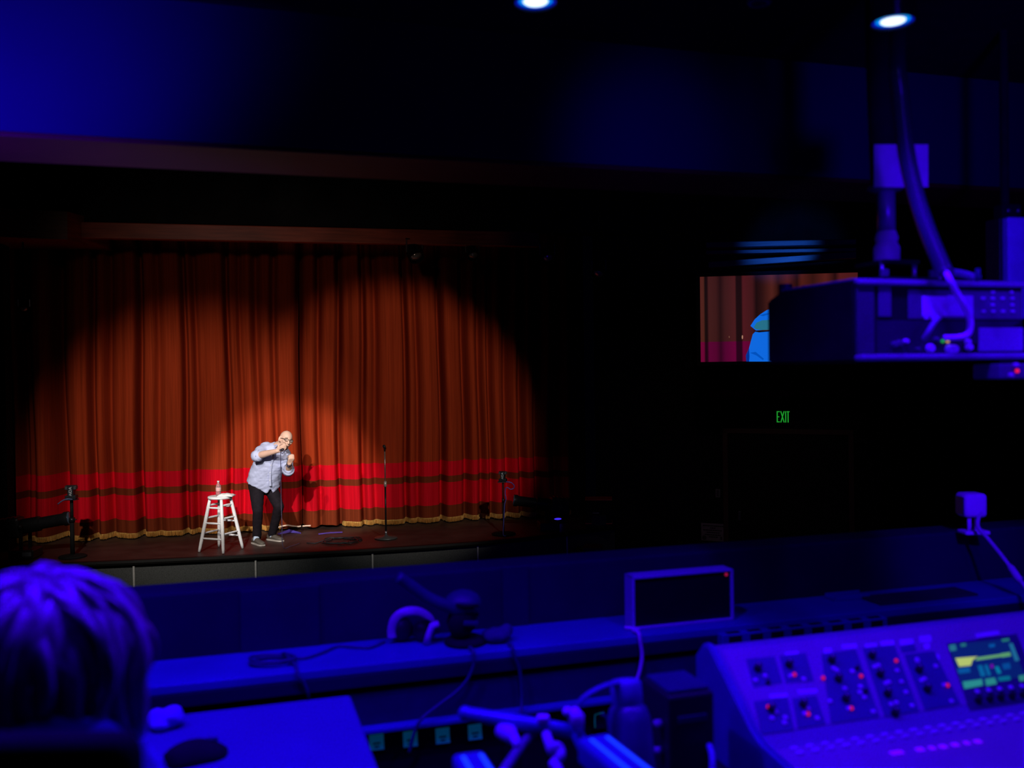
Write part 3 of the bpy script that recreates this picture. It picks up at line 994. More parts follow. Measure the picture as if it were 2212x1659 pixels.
def screen_mat():
    m = bpy.data.materials.new('screen_picture_curtain')
    m.use_nodes = True
    nt = m.node_tree
    b = nt.nodes['Principled BSDF']
    b.inputs['Base Color'].default_value = (0.01, 0.01, 0.01, 1)
    b.inputs['Roughness'].default_value = 0.5
    tc = nt.nodes.new('ShaderNodeTexCoord')
    sp = nt.nodes.new('ShaderNodeSeparateXYZ')
    nt.links.new(tc.outputs['Object'], sp.inputs[0])
    mr = nt.nodes.new('ShaderNodeMapRange')
    mr.inputs['From Min'].default_value = -VWD / 2
    mr.inputs['From Max'].default_value = VWD / 2
    nt.links.new(sp.outputs['X'], mr.inputs['Value'])
    rp = nt.nodes.new('ShaderNodeValToRGB')
    nt.links.new(mr.outputs[0], rp.inputs[0])
    cols = [(0.0, .09, .016, .012), (0.022, .085, .018, .011), (0.03, .008, .003, .002), (0.045, .010, .002, .002), (0.055, .06, .012, .011), (0.1, .05, .01, .009), (0.13, .018, .004, .004), (0.16, .05, .010, .010),
            (0.225, .075, .012, .013), (0.232, .012, .003, .003), (0.265, .012, .003, .003), (0.275, .085, .010, .013), (0.335, .06, .009, .010), (0.36, .012, .003, .003), (0.40, .03, .006, .005), (0.46, .09, .017, .012),
            (0.50, .03, .006, .004), (0.56, .085, .012, .010), (0.62, .018, .004, .004), (0.65, .09, .014, .010), (0.72, .04, .008, .006), (0.80, .10, .016, .012), (0.86, .02, .004, .004), (0.89, .10, .013, .013), (1.0, .08, .012, .011)]
    els = rp.color_ramp.elements
    els[0].position, els[0].color = cols[0][0], (*cols[0][1:], 1)
    els[1].position, els[1].color = cols[-1][0], (*cols[-1][1:], 1)
    for c in cols[1:-1]:
        e = els.new(c[0]); e.color = (*c[1:], 1)
    gt = nt.nodes.new('ShaderNodeMath')
    gt.operation = 'LESS_THAN'
    gt.inputs[1].default_value = VH * 0.235
    nt.links.new(sp.outputs['Z'], gt.inputs[0])
    mx = nt.nodes.new('ShaderNodeMix')
    mx.data_type = 'RGBA'
    mx.blend_type = 'MIX'
    nt.links.new(gt.outputs[0], mx.inputs['Factor'])
    nt.links.new(rp.outputs[0], mx.inputs['A'])
    m2 = nt.nodes.new('ShaderNodeMix')
    m2.data_type = 'RGBA'
    m2.blend_type = 'MULTIPLY'
    m2.inputs['Factor'].default_value = 1.0
    m2.inputs['B'].default_value = (1.9, 0.06, 3.2, 1)
    nt.links.new(rp.outputs[0], m2.inputs['A'])
    nt.links.new(m2.outputs['Result'], mx.inputs['B'])
    nt.links.new(mx.outputs['Result'], b.inputs['Emission Color'])
    b.inputs['Emission Strength'].default_value = 0.8
    return m


MB().box((0, 0.004, VH / 2), (VWD, 0.008, VH), None).build('screen_picture', screen_mat(), vs, local=True)


def scr(pxs, lift, m, name):
    """flat picture patch on the screen, given as pixels of the projected picture"""
    poly = []
    for x, y in pxs:
        a, z = v_of(x, y)
        poly.append((a - xl_ - VWD / 2, z - zb))
    MB().prism(poly, 0.0012, basis(V((0, -lift, 0)), V((1, 0, 0)), UP, V((0, -1, 0)))).build(name, m, vs, local=True)


SB1 = glow('picture_bright_blue', (0.004, 0.15, 0.80), 0.9)
SB2 = glow('picture_mid_blue', (0.0, 0.09, 0.55), 0.9)
SB3 = glow('picture_teal', (0.02, 0.17, 0.27), 0.9)
SB4 = glow('picture_deep_blue', (0.0, 0.03, 0.30), 0.9)
SDK = glow('picture_dark', (0.006, 0.004, 0.006), 0.8)
scr([(1612, 781), (1611, 768), (1618, 752), (1626, 722), (1632, 716), (1700, 712), (1760, 720), (1775, 781)], 0.001, SB1, 'picture_figure')
scr([(1611, 768), (1618, 752), (1619, 770), (1618, 781), (1612, 781)], 0.0026, SB4, 'picture_figure')
scr([(1621, 704), (1630, 690), (1642, 679), (1656, 670), (1700, 655), (1740, 668), (1740, 716), (1660, 712), (1633, 714)], 0.0026, SB1, 'picture_figure')
scr([(1628, 707), (1634, 697), (1646, 692), (1662, 691), (1700, 694), (1700, 712), (1645, 713), (1634, 712)], 0.004, SB3, 'picture_figure')
scr([(1640, 681), (1650, 678), (1662, 676), (1662, 679), (1648, 683)], 0.004, SB2, 'picture_figure')
scr([(1628, 716), (1640, 715), (1662, 714), (1662, 716), (1640, 718)], 0.004, SDK, 'picture_figure')
scr([(1620, 762), (1632, 760), (1650, 775), (1648, 778), (1634, 768)], 0.004, SB2, 'picture_figure')
scr([(1697, 684), (1694, 664), (1700, 650), (1712, 645), (1726, 649), (1733, 662), (1729, 684)], 0.0050, SB3, 'picture_figure')
scr([(1602, 728), (1603, 724), (1605, 725), (1605, 731), (1603, 733)], 0.001, glow('picture_glint', (0.45, 0.22, 0.14), 0.9), 'picture_glint')
scr([(1574.4, 727), (1575.4, 725.5), (1576, 729), (1575, 730)], 0.001, glow('picture_glint_small', (0.25, 0.12, 0.07), 0.9), 'picture_glint')

# ================================================================== THE PERFORMER
YM = 12.16
SKIN = mat('skin', (0.70, 0.44, 0.34), 0.5, var=0.06, scale=14, spec=0.3)
SHIRT = mat('pale_blue_shirt_cotton', (0.52, 0.56, 0.80), 0.85, var=0.05, scale=60, spec=0.15, bump=0.1)
TROUS = mat('dark_charcoal_trousers', (0.012, 0.009, 0.013), 0.85, var=0.2, scale=30, spec=0.12)
SHOE = mat('grey_brown_shoe', (0.10, 0.085, 0.07), 0.6, var=0.15)
SOLE = mat('pale_sole', (0.40, 0.36, 0.32), 0.6)
SOCK = mat('light_blue_sock', (0.45, 0.55, 0.70), 0.85)


def J(px, py, dy=0.0):
    return at(px, py, YM + dy)


f1 = on_z(556, 1176, ST)
f2 = on_z(592, 1167.5, ST)
man = thing('person', 'bald man in glasses and pale blue shirt leaning over with a microphone on stage', 'person', ((f1.x + f2.x) / 2, (f1.y + f2.y) / 2, ST))

hipR, hipL = J(554, 1052, 0.02), J(583, 1054, 0.12)
kneR, kneL = J(557.0, 1104, -0.14), J(602.5, 1094, 0.0)
ankR, ankL = J(555, 1160, -0.0), J(588, 1153, 0.22)
ankR.z = max(ankR.z, ST + 0.08)
ankL.z = max(ankL.z, ST + 0.08)
pel = J(569, 1047, 0.07)
waist = J(575, 1022, 0.0)
chest = J(588, 985, -0.1)
neckb = J(602, 962, -0.14)
headc = J(617.5, 949.5, -0.22)
shR, shL = J(571, 968, -0.12), J(618, 981, -0.02)
elR, elL = J(554.5, 985, -0.34), J(622.5, 1018, -0.18)
wrR, wrL = J(599, 974, -0.50), J(625, 1001, -0.36)

# ---- body: one continuous surface
mb = MB()
mb.capsule(pel, waist, 0.13, 0.12).capsule(waist, chest, 0.13, 0.14).capsule(chest, neckb, 0.12, 0.06)
mb.capsule(neckb, headc + V((-0.02, 0.02, -0.06)), 0.058, 0.056)
for a, b, c in ((hipR, kneR, ankR), (hipL, kneL, ankL)):
    mb.capsule(a, b, 0.070, 0.045).capsule(b, c, 0.045, 0.032)
mb.capsule(hipR, hipL, 0.09, 0.09)
mb.capsule(shR, shL + V((-0.02, 0.01, -0.01)), 0.052, 0.046)
mb.capsule(shR, elR, 0.052, 0.042).capsule(elR, elR.lerp(wrR, 0.35), 0.043, 0.046).capsule(elR.lerp(wrR, 0.35), wrR, 0.046, 0.029)
mb.capsule(shL, elL, 0.052, 0.042).capsule(elL, elL.lerp(wrL, 0.35), 0.043, 0.044).capsule(elL.lerp(wrL, 0.35), wrL, 0.044, 0.029)
# head in its own frame: x towards the person's left (picture right), -y the face, z up
HR = Matrix.Rotation(rad(21), 3, 'Y') @ Matrix.Rotation(rad(34), 3, 'Z') @ Matrix.Rotation(rad(-12), 3, 'X')


def hd(x, y, z):
    return headc + HR @ V((x, y, z))


def hell(c, r):
    mb.ell(hd(*c), r, HR, 24, 16)


hell((0, 0.012, 0.028), (0.077, 0.096, 0.088))        # skull
hell((0, -0.02, -0.035), (0.066, 0.072, 0.082))       # face
hell((0, -0.045, -0.093), (0.042, 0.040, 0.034))      # chin
hell((0, -0.077, 0.012), (0.052, 0.018, 0.014))       # brow
mb.capsule(hd(0, -0.092, 0.0), hd(0, -0.112, -0.04), 0.011, 0.017)
hell((0, -0.088, -0.072), (0.026, 0.012, 0.009))      # upper lip
hell((0, -0.084, -0.086), (0.023, 0.011, 0.008))
for sx in (-1, 1):
    hell((sx * 0.04, -0.07, -0.03), (0.026, 0.022, 0.022))
    mb.ell(hd(sx * 0.083, 0.008, -0.012), (0.015, 0.024, 0.037), HR @ Matrix.Rotation(rad(sx * 18), 3, 'Z'), 16, 10)


def hand(wr, fdir, pnorm, thumb_side, curls, spread=0.012, s=1.0):
    """palm from the wrist along fdir; the palm faces pnorm; fingers curl towards it; returns finger tips"""
    fdir = fdir.normalized()
    pn = (pnorm - fdir * pnorm.dot(fdir)).normalized()
    side = fdir.cross(pn).normalized() * thumb_side
    kn = wr + fdir * 0.092 * s
    for k in range(4):
        o_ = side * (0.030 - 0.020 * k) * s
        mb.capsule(wr + o_ * 0.55 + fdir * 0.01, kn + o_ - fdir * abs(k - 1) * 0.004, 0.017 * s, 0.0135 * s, 10)
    tips = []
    for k in range(4):
        o_ = side * (0.030 - 0.020 * k) * s
        p = kn + o_ - fdir * abs(k - 1) * 0.004
        L = (0.046, 0.050, 0.047, 0.038)[k] * s
        d = fdir
        ang = 0.0
        for j in range(3):
            ang += curls[k][j]
            d = fdir * math.cos(ang) + pn * math.sin(ang)
            q = p + d * L * (1.0, 0.66, 0.5)[j]
            mb.capsule(p, q, (0.0100, 0.0092, 0.0085)[j] * s, (0.0092, 0.0085, 0.0075)[j] * s, 10)
            p = q
        tips.append(p)
    # thumb from the side of the palm near its base
    p = wr + fdir * 0.028 * s + side * 0.026 * s
    q = p + (fdir * 0.55 + side * 0.6 + pn * 0.55).normalized() * 0.042 * s
    r_ = q + (fdir * 0.75 + pn * 0.6 - side * 0.15).normalized() * 0.034 * s
    u_ = r_ + (fdir * 0.45 + pn * 0.6 - side * 0.6).normalized() * 0.026 * s
    mb.capsule(p, q, 0.0145 * s, 0.0115 * s, 10).capsule(q, r_, 0.0112 * s, 0.0098 * s, 10).capsule(r_, u_, 0.0098 * s, 0.008 * s, 10)
    return tips


# the microphone runs from the mouth down to the lower right of the picture
mic_head = J(617.5, 968.0, -0.44)
mic_tail = J(605.0, 972.5, -0.60)
md = (mic_tail - mic_head).normalized()
gripc = mic_head.lerp(mic_tail, 0.55)
# right hand: fingers wrap round the microphone
fd_ = (gripc - wrR)
hand(wrR, (J(613, 966.5, -0.52) - wrR), V((0.1, 0.75, 0.35)), 1, ((0.7, 1.0, 0.6), (0.75, 1.05, 0.6), (0.8, 1.05, 0.6), (0.85, 1.05, 0.6)), s=0.98)
# left hand: raised loose fist
hand(wrL, (J(632, 985, -0.42) - wrL), V((-0.55, 0.75, 0.1)), -1, ((0.9, 1.35, 0.8), (1.0, 1.4, 0.8), (1.05, 1.45, 0.8), (1.1, 1.45, 0.8)), s=0.98)
body = mb.build('body', SKIN, man)
remesh(body, 0.0065, 3, 0.4)

# ---- shirt: torso loft and two sleeves fused into one cloth surface
mb = MB()
axis = [J(568.0, 1058, 0.07), J(569, 1045, 0.06), J(573, 1026, 0.02), J(579, 1008, -0.03), J(586.5, 990, -0.08), J(593, 974, -0.11), J(600, 962, -0.13)]
half = [(0.205, 0.155), (0.218, 0.170), (0.212, 0.178), (0.203, 0.176), (0.196, 0.165), (0.170, 0.135), (0.075, 0.085)]
HEMX = [525, 531, 537, 547, 556, 566, 574, 579, 582.5, 584.5, 588, 593, 600, 603, 610]
HEMY = [1038, 1039, 1041, 1050, 1055.5, 1061, 1067, 1067, 1055, 1055, 1067, 1065, 1057, 1049, 1046]
HEMB = [1038, 1039, 1040, 1046, 1050, 1052, 1053, 1053, 1053, 1053, 1053, 1052, 1050, 1047, 1046]
rings = []
for i, (c, (ax_, ay_)) in enumerate(zip(axis, half)):
    t = (axis[min(i + 1, 6)] - axis[max(i - 1, 0)]).normalized()
    xv = V((1, 0, 0)) - t * t.x
    xv = (xv.normalized() * math.cos(rad(8)) + V((0, 1, 0)) * math.sin(rad(8)))
    xv = (xv - t * xv.dot(t)).normalized()
    yv = t.cross(xv)
    ring = []
    for k in range(96):
        a = 2 * math.pi * k / 96
        f = 1.0 + 0.02 * math.sin(a * 5 + i * 0.7) * (i < 5)
        p = c + xv * ax_ * math.cos(a) * f + yv * ay_ * math.sin(a) * f
        if i == 0:                                           # curved shirt tails, an inverted V at the buttons
            pr = RM.transposed() @ (p - CAM)
            ppx = 1106 + F * pr.x / -pr.z
            hy_ = float(np.interp(ppx, HEMX, HEMY if math.sin(a) < 0.15 else HEMB))
            p = V((p.x, p.y, CAMZ + (ray(ppx, hy_) * (p.y / ray(ppx, hy_).y)).z))
        ring.append(p)
    rings.append(ring)
mb.ring_loft(rings)
mb.capsule(shR + V((0.03, 0.02, -0.02)), shR.lerp(elR, 0.55), 0.088, 0.080).capsule(shR.lerp(elR, 0.5), elR.lerp(wrR, 0.06) + V((0, 0, -0.005)), 0.082, 0.070)
mb.capsule(shL + V((-0.02, 0.02, 0.0)), shL.lerp(elL, 0.6), 0.082, 0.075).capsule(shL.lerp(elL, 0.5), elL, 0.077, 0.068).capsule(elL, elL.lerp(wrL, 0.22), 0.066, 0.062)
mb.capsule(shR + V((0.02, 0.02, 0.0)), shL + V((-0.02, 0.02, 0.0)), 0.085, 0.08)


def wrinkle(p):
    q = V(((p.x + p.z * 0.7) * 9, p.y * 6, (p.z - p.x * 0.5) * 16))
    return 0.0075 * noise.noise(q) + 0.004 * noise.noise(q * 2.3)


shirt = mb.build('shirt', SHIRT, man)
remesh(shirt, 0.010, 4, 0.5, wrinkle)
# button placket, collar and rolled cuffs
pl = [J(593, 974, -0.27), J(590, 985, -0.275), J(586.5, 1000, -0.245), J(584, 1016, -0.205), J(583, 1032, -0.165), J(583.5, 1050, -0.13)]
mb = MB()
rows = [[p + V((-0.016, 0.012, 0)) for p in pl], [p + V((-0.013, -0.004, 0)) for p in pl], [p + V((0.013, -0.004, 0)) for p in pl], [p + V((0.016, 0.012, 0)) for p in pl]]
pk = mb.grid(rows).build('button_placket', SHIRT, man, smooth=True)
for k in range(5):
    p = pl[k].lerp(pl[k + 1], 0.3)
    MB().cyl(p + V((0, -0.004, 0)), p + V((0, -0.010, 0)), 0.006, seg=10).build('button', WHITEP, pk)
mb = MB()
cr = [J(596, 966, -0.22), J(594, 962.5, -0.16), J(598.5, 959.5, -0.09), J(606, 961, -0.07), J(611, 966, -0.14)]
up_ = (headc - neckb).normalized()
mb.grid([[p + up_ * 0.0 for p in cr], [p + up_ * 0.045 for p in cr], [p + up_ * 0.05 + (p - neckb).normalized() * 0.01 for p in cr], [p + up_ * -0.005 + (p - neckb).normalized() * 0.03 for p in cr]]).build('collar', SHIRT, man, smooth=True)


def cuff(a, b, t0, t1, r, name='rolled_cuff'):
    pa, pb = a.lerp(b, t0), a.lerp(b, t1)
    d = (pb - pa)
    MB().tube([pa, pa + d * 0.05, pa + d * 0.5, pa + d * 0.95, pb, pa + d * 0.9, pa + d * 0.2], [r * 0.9, r, r * 1.05, r * 1.03, r * 0.93, r * 0.75, r * 0.7], 18, False).build(name, SHIRT, man, smooth=True)


cuff(elR, wrR, -0.10, 0.14, 0.072)
cuff(elL, wrL, -0.05, 0.30, 0.074)

# ---- trousers
mb = MB()
mb.capsule(J(558, 1048, 0.05), J(582, 1049, 0.10), 0.135, 0.125)
mb.capsule(hipR + V((-0.005, 0.02, 0.02)), kneR, 0.106, 0.068).capsule(kneR, ankR.lerp(kneR, 0.05), 0.068, 0.057)
mb.capsule(hipL + V((0.0, 0, 0.02)), kneL, 0.100, 0.068).capsule(kneL, ankL.lerp(kneL, 0.05), 0.067, 0.055)
mb.capsule(ankR.lerp(kneR, 0.1), ankR + V((-0.01, 0.02, -0.012)), 0.059, 0.056)
mb.capsule(ankL.lerp(kneL, 0.1), ankL + V((-0.01, 0.02, -0.012)), 0.057, 0.055)
tr = mb.build('trousers', TROUS, man)
remesh(tr, 0.010, 4, 0.5, lambda p: 0.005 * noise.noise(V((p.x * 10, p.y * 10, p.z * 18))))


# ---- shoes and socks
def shoe(foot, yaw, ank):
    t = Matrix.Translation(V((foot.x, foot.y, ST))) @ Matrix.Rotation(rad(yaw), 4, 'Z')
    prof = [(-0.115, 0.030, 0.062), (-0.10, 0.036, 0.078), (-0.05, 0.037, 0.082), (0.0, 0.037, 0.075), (0.05, 0.043, 0.058), (0.10, 0.047, 0.046), (0.14, 0.040, 0.040), (0.165, 0.022, 0.030)]
    rg = []
    for x, hw_, hh_ in prof:
        rg.append([t @ V((x, hw_ * math.cos(a), max(0.012, 0.012 + hh_ * (0.5 + 0.5 * math.sin(a))))) for a in (2 * math.pi * k / 16 for k in range(16))])
    m_ = MB()
    m_.ring_loft(rg)
    sh_ = m_.build('shoe', SHOE, man, smooth=True)
    rg = []
    for x, hw_, hh_ in prof:
        rg.append([t @ V((x * 1.02, sy * (hw_ + 0.003), z)) for sy, z in ((-1, 0.0), (1, 0.0), (1, 0.018), (-1, 0.018))])
    MB().ring_loft(rg).build('sole', SOLE, sh_)
    c = t @ V((-0.03, 0, 0.06))
    m_ = MB().capsule(c, c.lerp(ank, 0.6) + V((0, 0, 0.05)), 0.040, 0.036)
    m_.build('sock', SOCK, man, smooth=True)


shoe(f1, -48, ankR)
shoe(f2, -34, ankL)

# ---- glasses, watch, ring
FRAMEM = mat('dark_glasses_frame', (0.03, 0.022, 0.018), 0.4)
gl = None
mb = MB()
for sx in (-1, 1):
    pts = [hd(sx * (0.034 + 0.026 * math.cos(a)), -0.101 + 0.004 * math.cos(a), -0.006 + 0.017 * math.sin(a)) for a in (2 * math.pi * k / 20 for k in range(21))]
    mb.tube(pts, 0.0030, 6)
    mb.tube([hd(sx * 0.060, -0.098, 0.0), hd(sx * 0.074, -0.07, 0.002), hd(sx * 0.084, 0.0, 0.0), hd(sx * 0.082, 0.018, -0.012)], 0.0032, 6)
mb.tube([hd(-0.009, -0.105, 0.0), hd(0.009, -0.105, 0.0)], 0.003, 6)
gl = mb.build('glasses', FRAMEM, man, smooth=True)
LENSM = mat('clear_lens', (0.6, 0.6, 0.6), 0.05)
LENSM.node_tree.nodes['Principled BSDF'].inputs['Alpha'].default_value = 0.12
for sx in (-1, 1):
    m_ = MB()
    m_.bm.faces.new([m_.bm.verts.new(hd(sx * (0.034 + 0.025 * math.cos(a)), -0.101, -0.006 + 0.016 * math.sin(a))) for a in (2 * math.pi * k / 16 for k in range(16))])
    m_.build('lens', LENSM, gl)
EYEM = mat('eye', (0.10, 0.07, 0.06), 0.3)
for sx in (-1, 1):
    MB().ell(hd(sx * 0.032, -0.083, -0.008), (0.013, 0.006, 0.0055), HR, 12, 8).build('eye', EYEM, man, smooth=True)
    MB().tube([hd(sx * 0.015, -0.094, 0.017), hd(sx * 0.032, -0.095, 0.022), hd(sx * 0.05, -0.083, 0.017)], [0.003, 0.004, 0.002], 6).build('eyebrow', mat('grey_brow', (0.25, 0.18, 0.14), 0.8), man, smooth=True)
MB().tube([hd(-0.022, -0.0955, -0.079), hd(0, -0.1005, -0.079), hd(0.022, -0.0955, -0.079)], [0.002, 0.004, 0.002], 8).build('mouth', mat('lips', (0.35, 0.12, 0.10), 0.5), man, smooth=True)
wa = wrL.lerp(elL, 0.05)
wdir = (elL - wrL).normalized()
wt = MB().tube([wa - wdir * 0.014, wa - wdir * 0.012, wa + wdir * 0.012, wa + wdir * 0.014], [0.031, 0.036, 0.037, 0.032], 20).build('watch', mat('black_strap', (0.02, 0.015, 0.02), 0.5), man, smooth=True)
wn = V((0.1, -1, 0.1)); wn = (wn - wdir * wn.dot(wdir)).normalized()
MB().cyl(wa + wn * 0.030, wa + wn * 0.044, 0.019).build('watch_face', mat('dark_watch_face', (0.06, 0.04, 0.07), 0.2), wt, smooth=True)

# ---- the hand-held microphone with its cable (held, so a thing of its own)
mic = thing('microphone', 'black hand-held microphone with cable at the mouth of the bald man', 'microphone', mic_head)
MB().ell(mic_head, (0.024, 0.024, 0.024)).build('grille_head', mat('steel_mesh', (0.10, 0.10, 0.10), 0.4, 0.6, var=0.5, scale=200), mic, smooth=True)
MB().tube([mic_head + md * 0.012, mic_head + md * 0.03, mic_head.lerp(mic_tail, 0.85), mic_tail], [0.021, 0.0165, 0.0125, 0.010], 14).build('handle', BLACKP, mic, smooth=True)
ctr = [mic_tail, J(606.5, 976.5, -0.60), J(609.5, 979.5, -0.58), J(613.5, 977.5, -0.57), J(613.8, 973.5, -0.57), J(609, 971.5, -0.58), J(606.4, 976, -0.58), J(606.4, 990, -0.52), J(606.4, 1010, -0.45), J(606.8, 1040, -0.40)]
pts = smooth_pts(ctr) + smooth_pts([J(606.8, 1040, -0.40), J(607.5, 1080, -0.40), J(609, 1130, -0.45), V((J(612, 1160, -0.4).x, YM - 0.42, ST + 0.03)), V((J(640, 1170, 0).x, YM - 0.3, ST + 0.012)), V((cc.x - 0.50, cc.y - 0.13, ST + 0.012))])[1:]
MB().tube(pts, 0.0042, 8).build('cable', mat('grey_violet_cable', (0.06, 0.05, 0.10), 0.5), mic, smooth=True)

# ================================================================== THE BOOTH
zl = on_pl(1106, 1352, P0, bn).z                            # counter height
BI = BO.inverted()


def loc(p):
    return BI @ V(p)


lf = loc(on_z(1106, 1402, zl)).y                            # front edge of the counter (local y)
FP0 = BO @ V((0, lf, zl))                                   # a point on the counter's front plane


def fpl(px, py, off=0.0):
    return loc(on_pl(px, py, FP0 + bn * off, bn))


def fr(px, py, off=-0.010):
    return BO @ fpl(px, py, off)


def over(px):
    q = fpl(px, 1400, 0)
    return [BO @ V((q.x, lf + 0.03, zl + 0.006)), BO @ V((q.x, lf - 0.002, zl + 0.008)), BO @ V((q.x, lf - 0.010, zl - 0.008))]


ze = fpl(1106, 1449).z
zg = fpl(1106, 1462, 0.012).z
zs1 = fpl(1106, 1539, -0.02).z
zs0 = zs1 - 0.014
counter = thing('control_counter', 'long blue-lit counter with dark front boards along the booth parapet', 'counter', BO @ V((0.3, lf / 2, BF)), rad(BA))
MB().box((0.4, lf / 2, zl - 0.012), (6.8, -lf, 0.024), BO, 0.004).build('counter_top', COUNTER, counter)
MB().box((0.4, lf + 0.010, (zl - 0.024 + ze) / 2), (6.8, 0.02, zl - 0.024 - ze), BO, 0.002).build('front_edge_board', PANELG, counter)
MB().box((0.4, lf + 0.022, (zg + zs1) / 2), (6.8, 0.02, zg - zs1), BO, 0.002).build('front_board', mat('blue_grey_board', (0.016, 0.018, 0.06), 0.6), counter)
MB().box((0.4, lf + 0.010, (zs1 + zs0) / 2), (6.8, 0.055, zs1 - zs0), BO, 0.004).build('shelf_lip', COUNTER, counter)
MB().box((0.4, lf + 0.03, (zs0 + BF) / 2), (6.8, 0.02, zs0 - BF), BO).build('kick_board', BLACKM, counter)
MB().box((0.4, lf + 0.05, (zl + BF) / 2 - 0.02), (6.8, 0.02, zl - BF - 0.06), BO).build('inner_board', BLACKM, counter)

# sticky notes hanging in a row under the shelf lip
NOTES = mat('teal_paper_note', (0.06, 0.9, 0.36), 0.8, var=0.15, emit=(0.0, 0.022, 0.05), estr=1.0)  # faint glow put into the paper to lift its teal under blue light
nlab = ['square paper note below the shelf lip, nearest the pale-topped cabinet', 'square paper note below the shelf lip, second from the pale-topped cabinet',
        'square paper note below the shelf lip, third from the pale-topped cabinet', 'square paper note below the shelf lip, beside the end of the metal crossbar']
for i, (x, y) in enumerate(((814, 1604), (887, 1597), (957, 1590), (1027, 1582))):
    p = fpl(x, y, 0.012)
    h = 0.037
    mb = MB()
    rows = []
    for j in range(5):
        zz = h / 2 - h * j / 4
        bend = -0.006 * (j / 4) ** 2
        rows.append([BO @ V((p.x + (k / 4 - 0.5) * 0.036, lf + 0.0185 + bend * (1 + 0.3 * k / 4) - 0.0006, p.z + zz)) for k in range(5)])
    back = [[q + bn * 0.0006 for q in r_] for r_ in rows]
    mb.grid(rows).grid([list(reversed(r_)) for r_ in back])
    o = mb.build('sticky_note', NOTES, origin=BO @ V((p.x, lf + 0.018, p.z)))
    tag(o, nlab[i], 'note', 'paper notes under the shelf lip')
    # small printed sign on the note
    pp = BO @ V((p.x, lf + 0.0135, p.z - 0.004))
    MB().box((p.x, lf + 0.0145, p.z - 0.003), (0.018, 0.0012, 0.004), BO).box((p.x, lf + 0.0125, p.z - 0.011), (0.012, 0.0012, 0.004), BO).build('print', mat('note_ink', (0.01, 0.05, 0.05), 0.7), o)

# ------------------------------------------------------------------ boxed display on the counter
q0, q1 = loc(on_z(1366, 1362, zl)), loc(on_z(1588, 1341, zl))
dy_ = (q0.y + q1.y) / 2
hT = loc(on_pl(1470, 1238, BO @ V((0, dy_, zl)), bn)).z - zl
wT = q1.x - q0.x
disp = thing('desk_display', 'boxy display with a thin pale frame and dark screen on the counter', 'display', BO @ V(((q0.x + q1.x) / 2, dy_, zl)), rad(BA))
FR = mat('pale_frame', (0.26, 0.25, 0.42), 0.4, var=0.05)
th_ = 0.055
b_ = 0.008
for nm, c, s in (('frame_edge', (0, th_ / 2, hT - b_ / 2), (wT, th_, b_)), ('frame_edge', (0, th_ / 2, b_ / 2), (wT, th_, b_)), ('frame_edge', (-wT / 2 + b_ / 2, th_ / 2, hT / 2), (b_, th_, hT)), ('frame_edge', (wT / 2 - b_ / 2, th_ / 2, hT / 2), (b_, th_, hT))):
    MB().box(c, s, None, 0.0025).build(nm, FR, disp, local=True)
MB().box((0, th_ / 2 + 0.003, hT / 2), (wT - b_, th_ - 0.01, hT - b_), None, 0.001).build('screen', mat('dark_glass', (0.006, 0.006, 0.010), 0.22, spec=0.35), disp, local=True)
MB().ell((wT / 2 - 0.022, 0.004, hT - 0.016), (0.005, 0.003, 0.005)).build('indicator', glow('dim_red_led', (0.30, 0.004, 0.03), 0.9), disp, smooth=True, local=True)
MB().cyl((wT / 2, 0.02, hT * 0.3), (wT / 2 + 0.008, 0.02, hT * 0.3), 0.007).build('side_knob', FR, disp, smooth=True, local=True)
CBL = mat('pale_cable', (0.50, 0.46, 0.56), 0.45)
DCB = mat('dark_cable', (0.02, 0.025, 0.09), 0.5)


def cable(pts, r, m, label, n=8):
    o = MB().tube(smooth_pts(pts, n), r, 8).build('cable', m, origin=pts[0], smooth=True)
    return tag(o, label, 'cable')


cy = loc(on_z(1350, 1358, zl))
cable([BO @ V((cy.x - 0.005, cy.y - 0.012, zl + 0.0065)), BO @ V((cy.x + 0.022, cy.y - 0.04, zl + 0.0065))] + over(1379) + [fr(1387, 1415), fr(1383, 1445), fr(1374, 1474, -0.014)], 0.0055, CBL,
      'pale cable hanging from the boxy display over the counter edge')

# ------------------------------------------------------------------ other things on the counter
# headphones
hp = on_z(880, 1388, zl + 0.002)
T = thing('headphones', 'headphones with a pale shiny headband resting on the counter', 'headphones', hp, rad(BA))
hy = hp.y - 0.005
arc = [at(847, 1377, hy), at(847, 1358, hy), at(853, 1338, hy), at(868, 1325, hy + 0.01), at(888, 1320, hy + 0.02), at(908, 1323, hy + 0.04), at(928, 1336, hy + 0.06), at(938, 1355, hy + 0.07)]
MB().tube(smooth_pts(arc), 0.0075, 10, flat=1.7).build('headband', GREYP, T, smooth=True)
for c, rr in (((866, 1358), 0.033), ((916, 1362), 0.030)):
    p = at(c[0], c[1], hy + 0.02)
    MB().ell(p, (rr, 0.026, rr), None, 20, 12).build('ear_cushion', BLACKP, T, smooth=True)
MB().tube([at(948, 1346, hy - 0.02), at(934, 1352, hy - 0.02), at(926, 1372, hy - 0.02), at(921, 1390, hy - 0.015)], [0.009, 0.010, 0.009, 0.010], 10).build('yoke', GREYP, T, smooth=True)
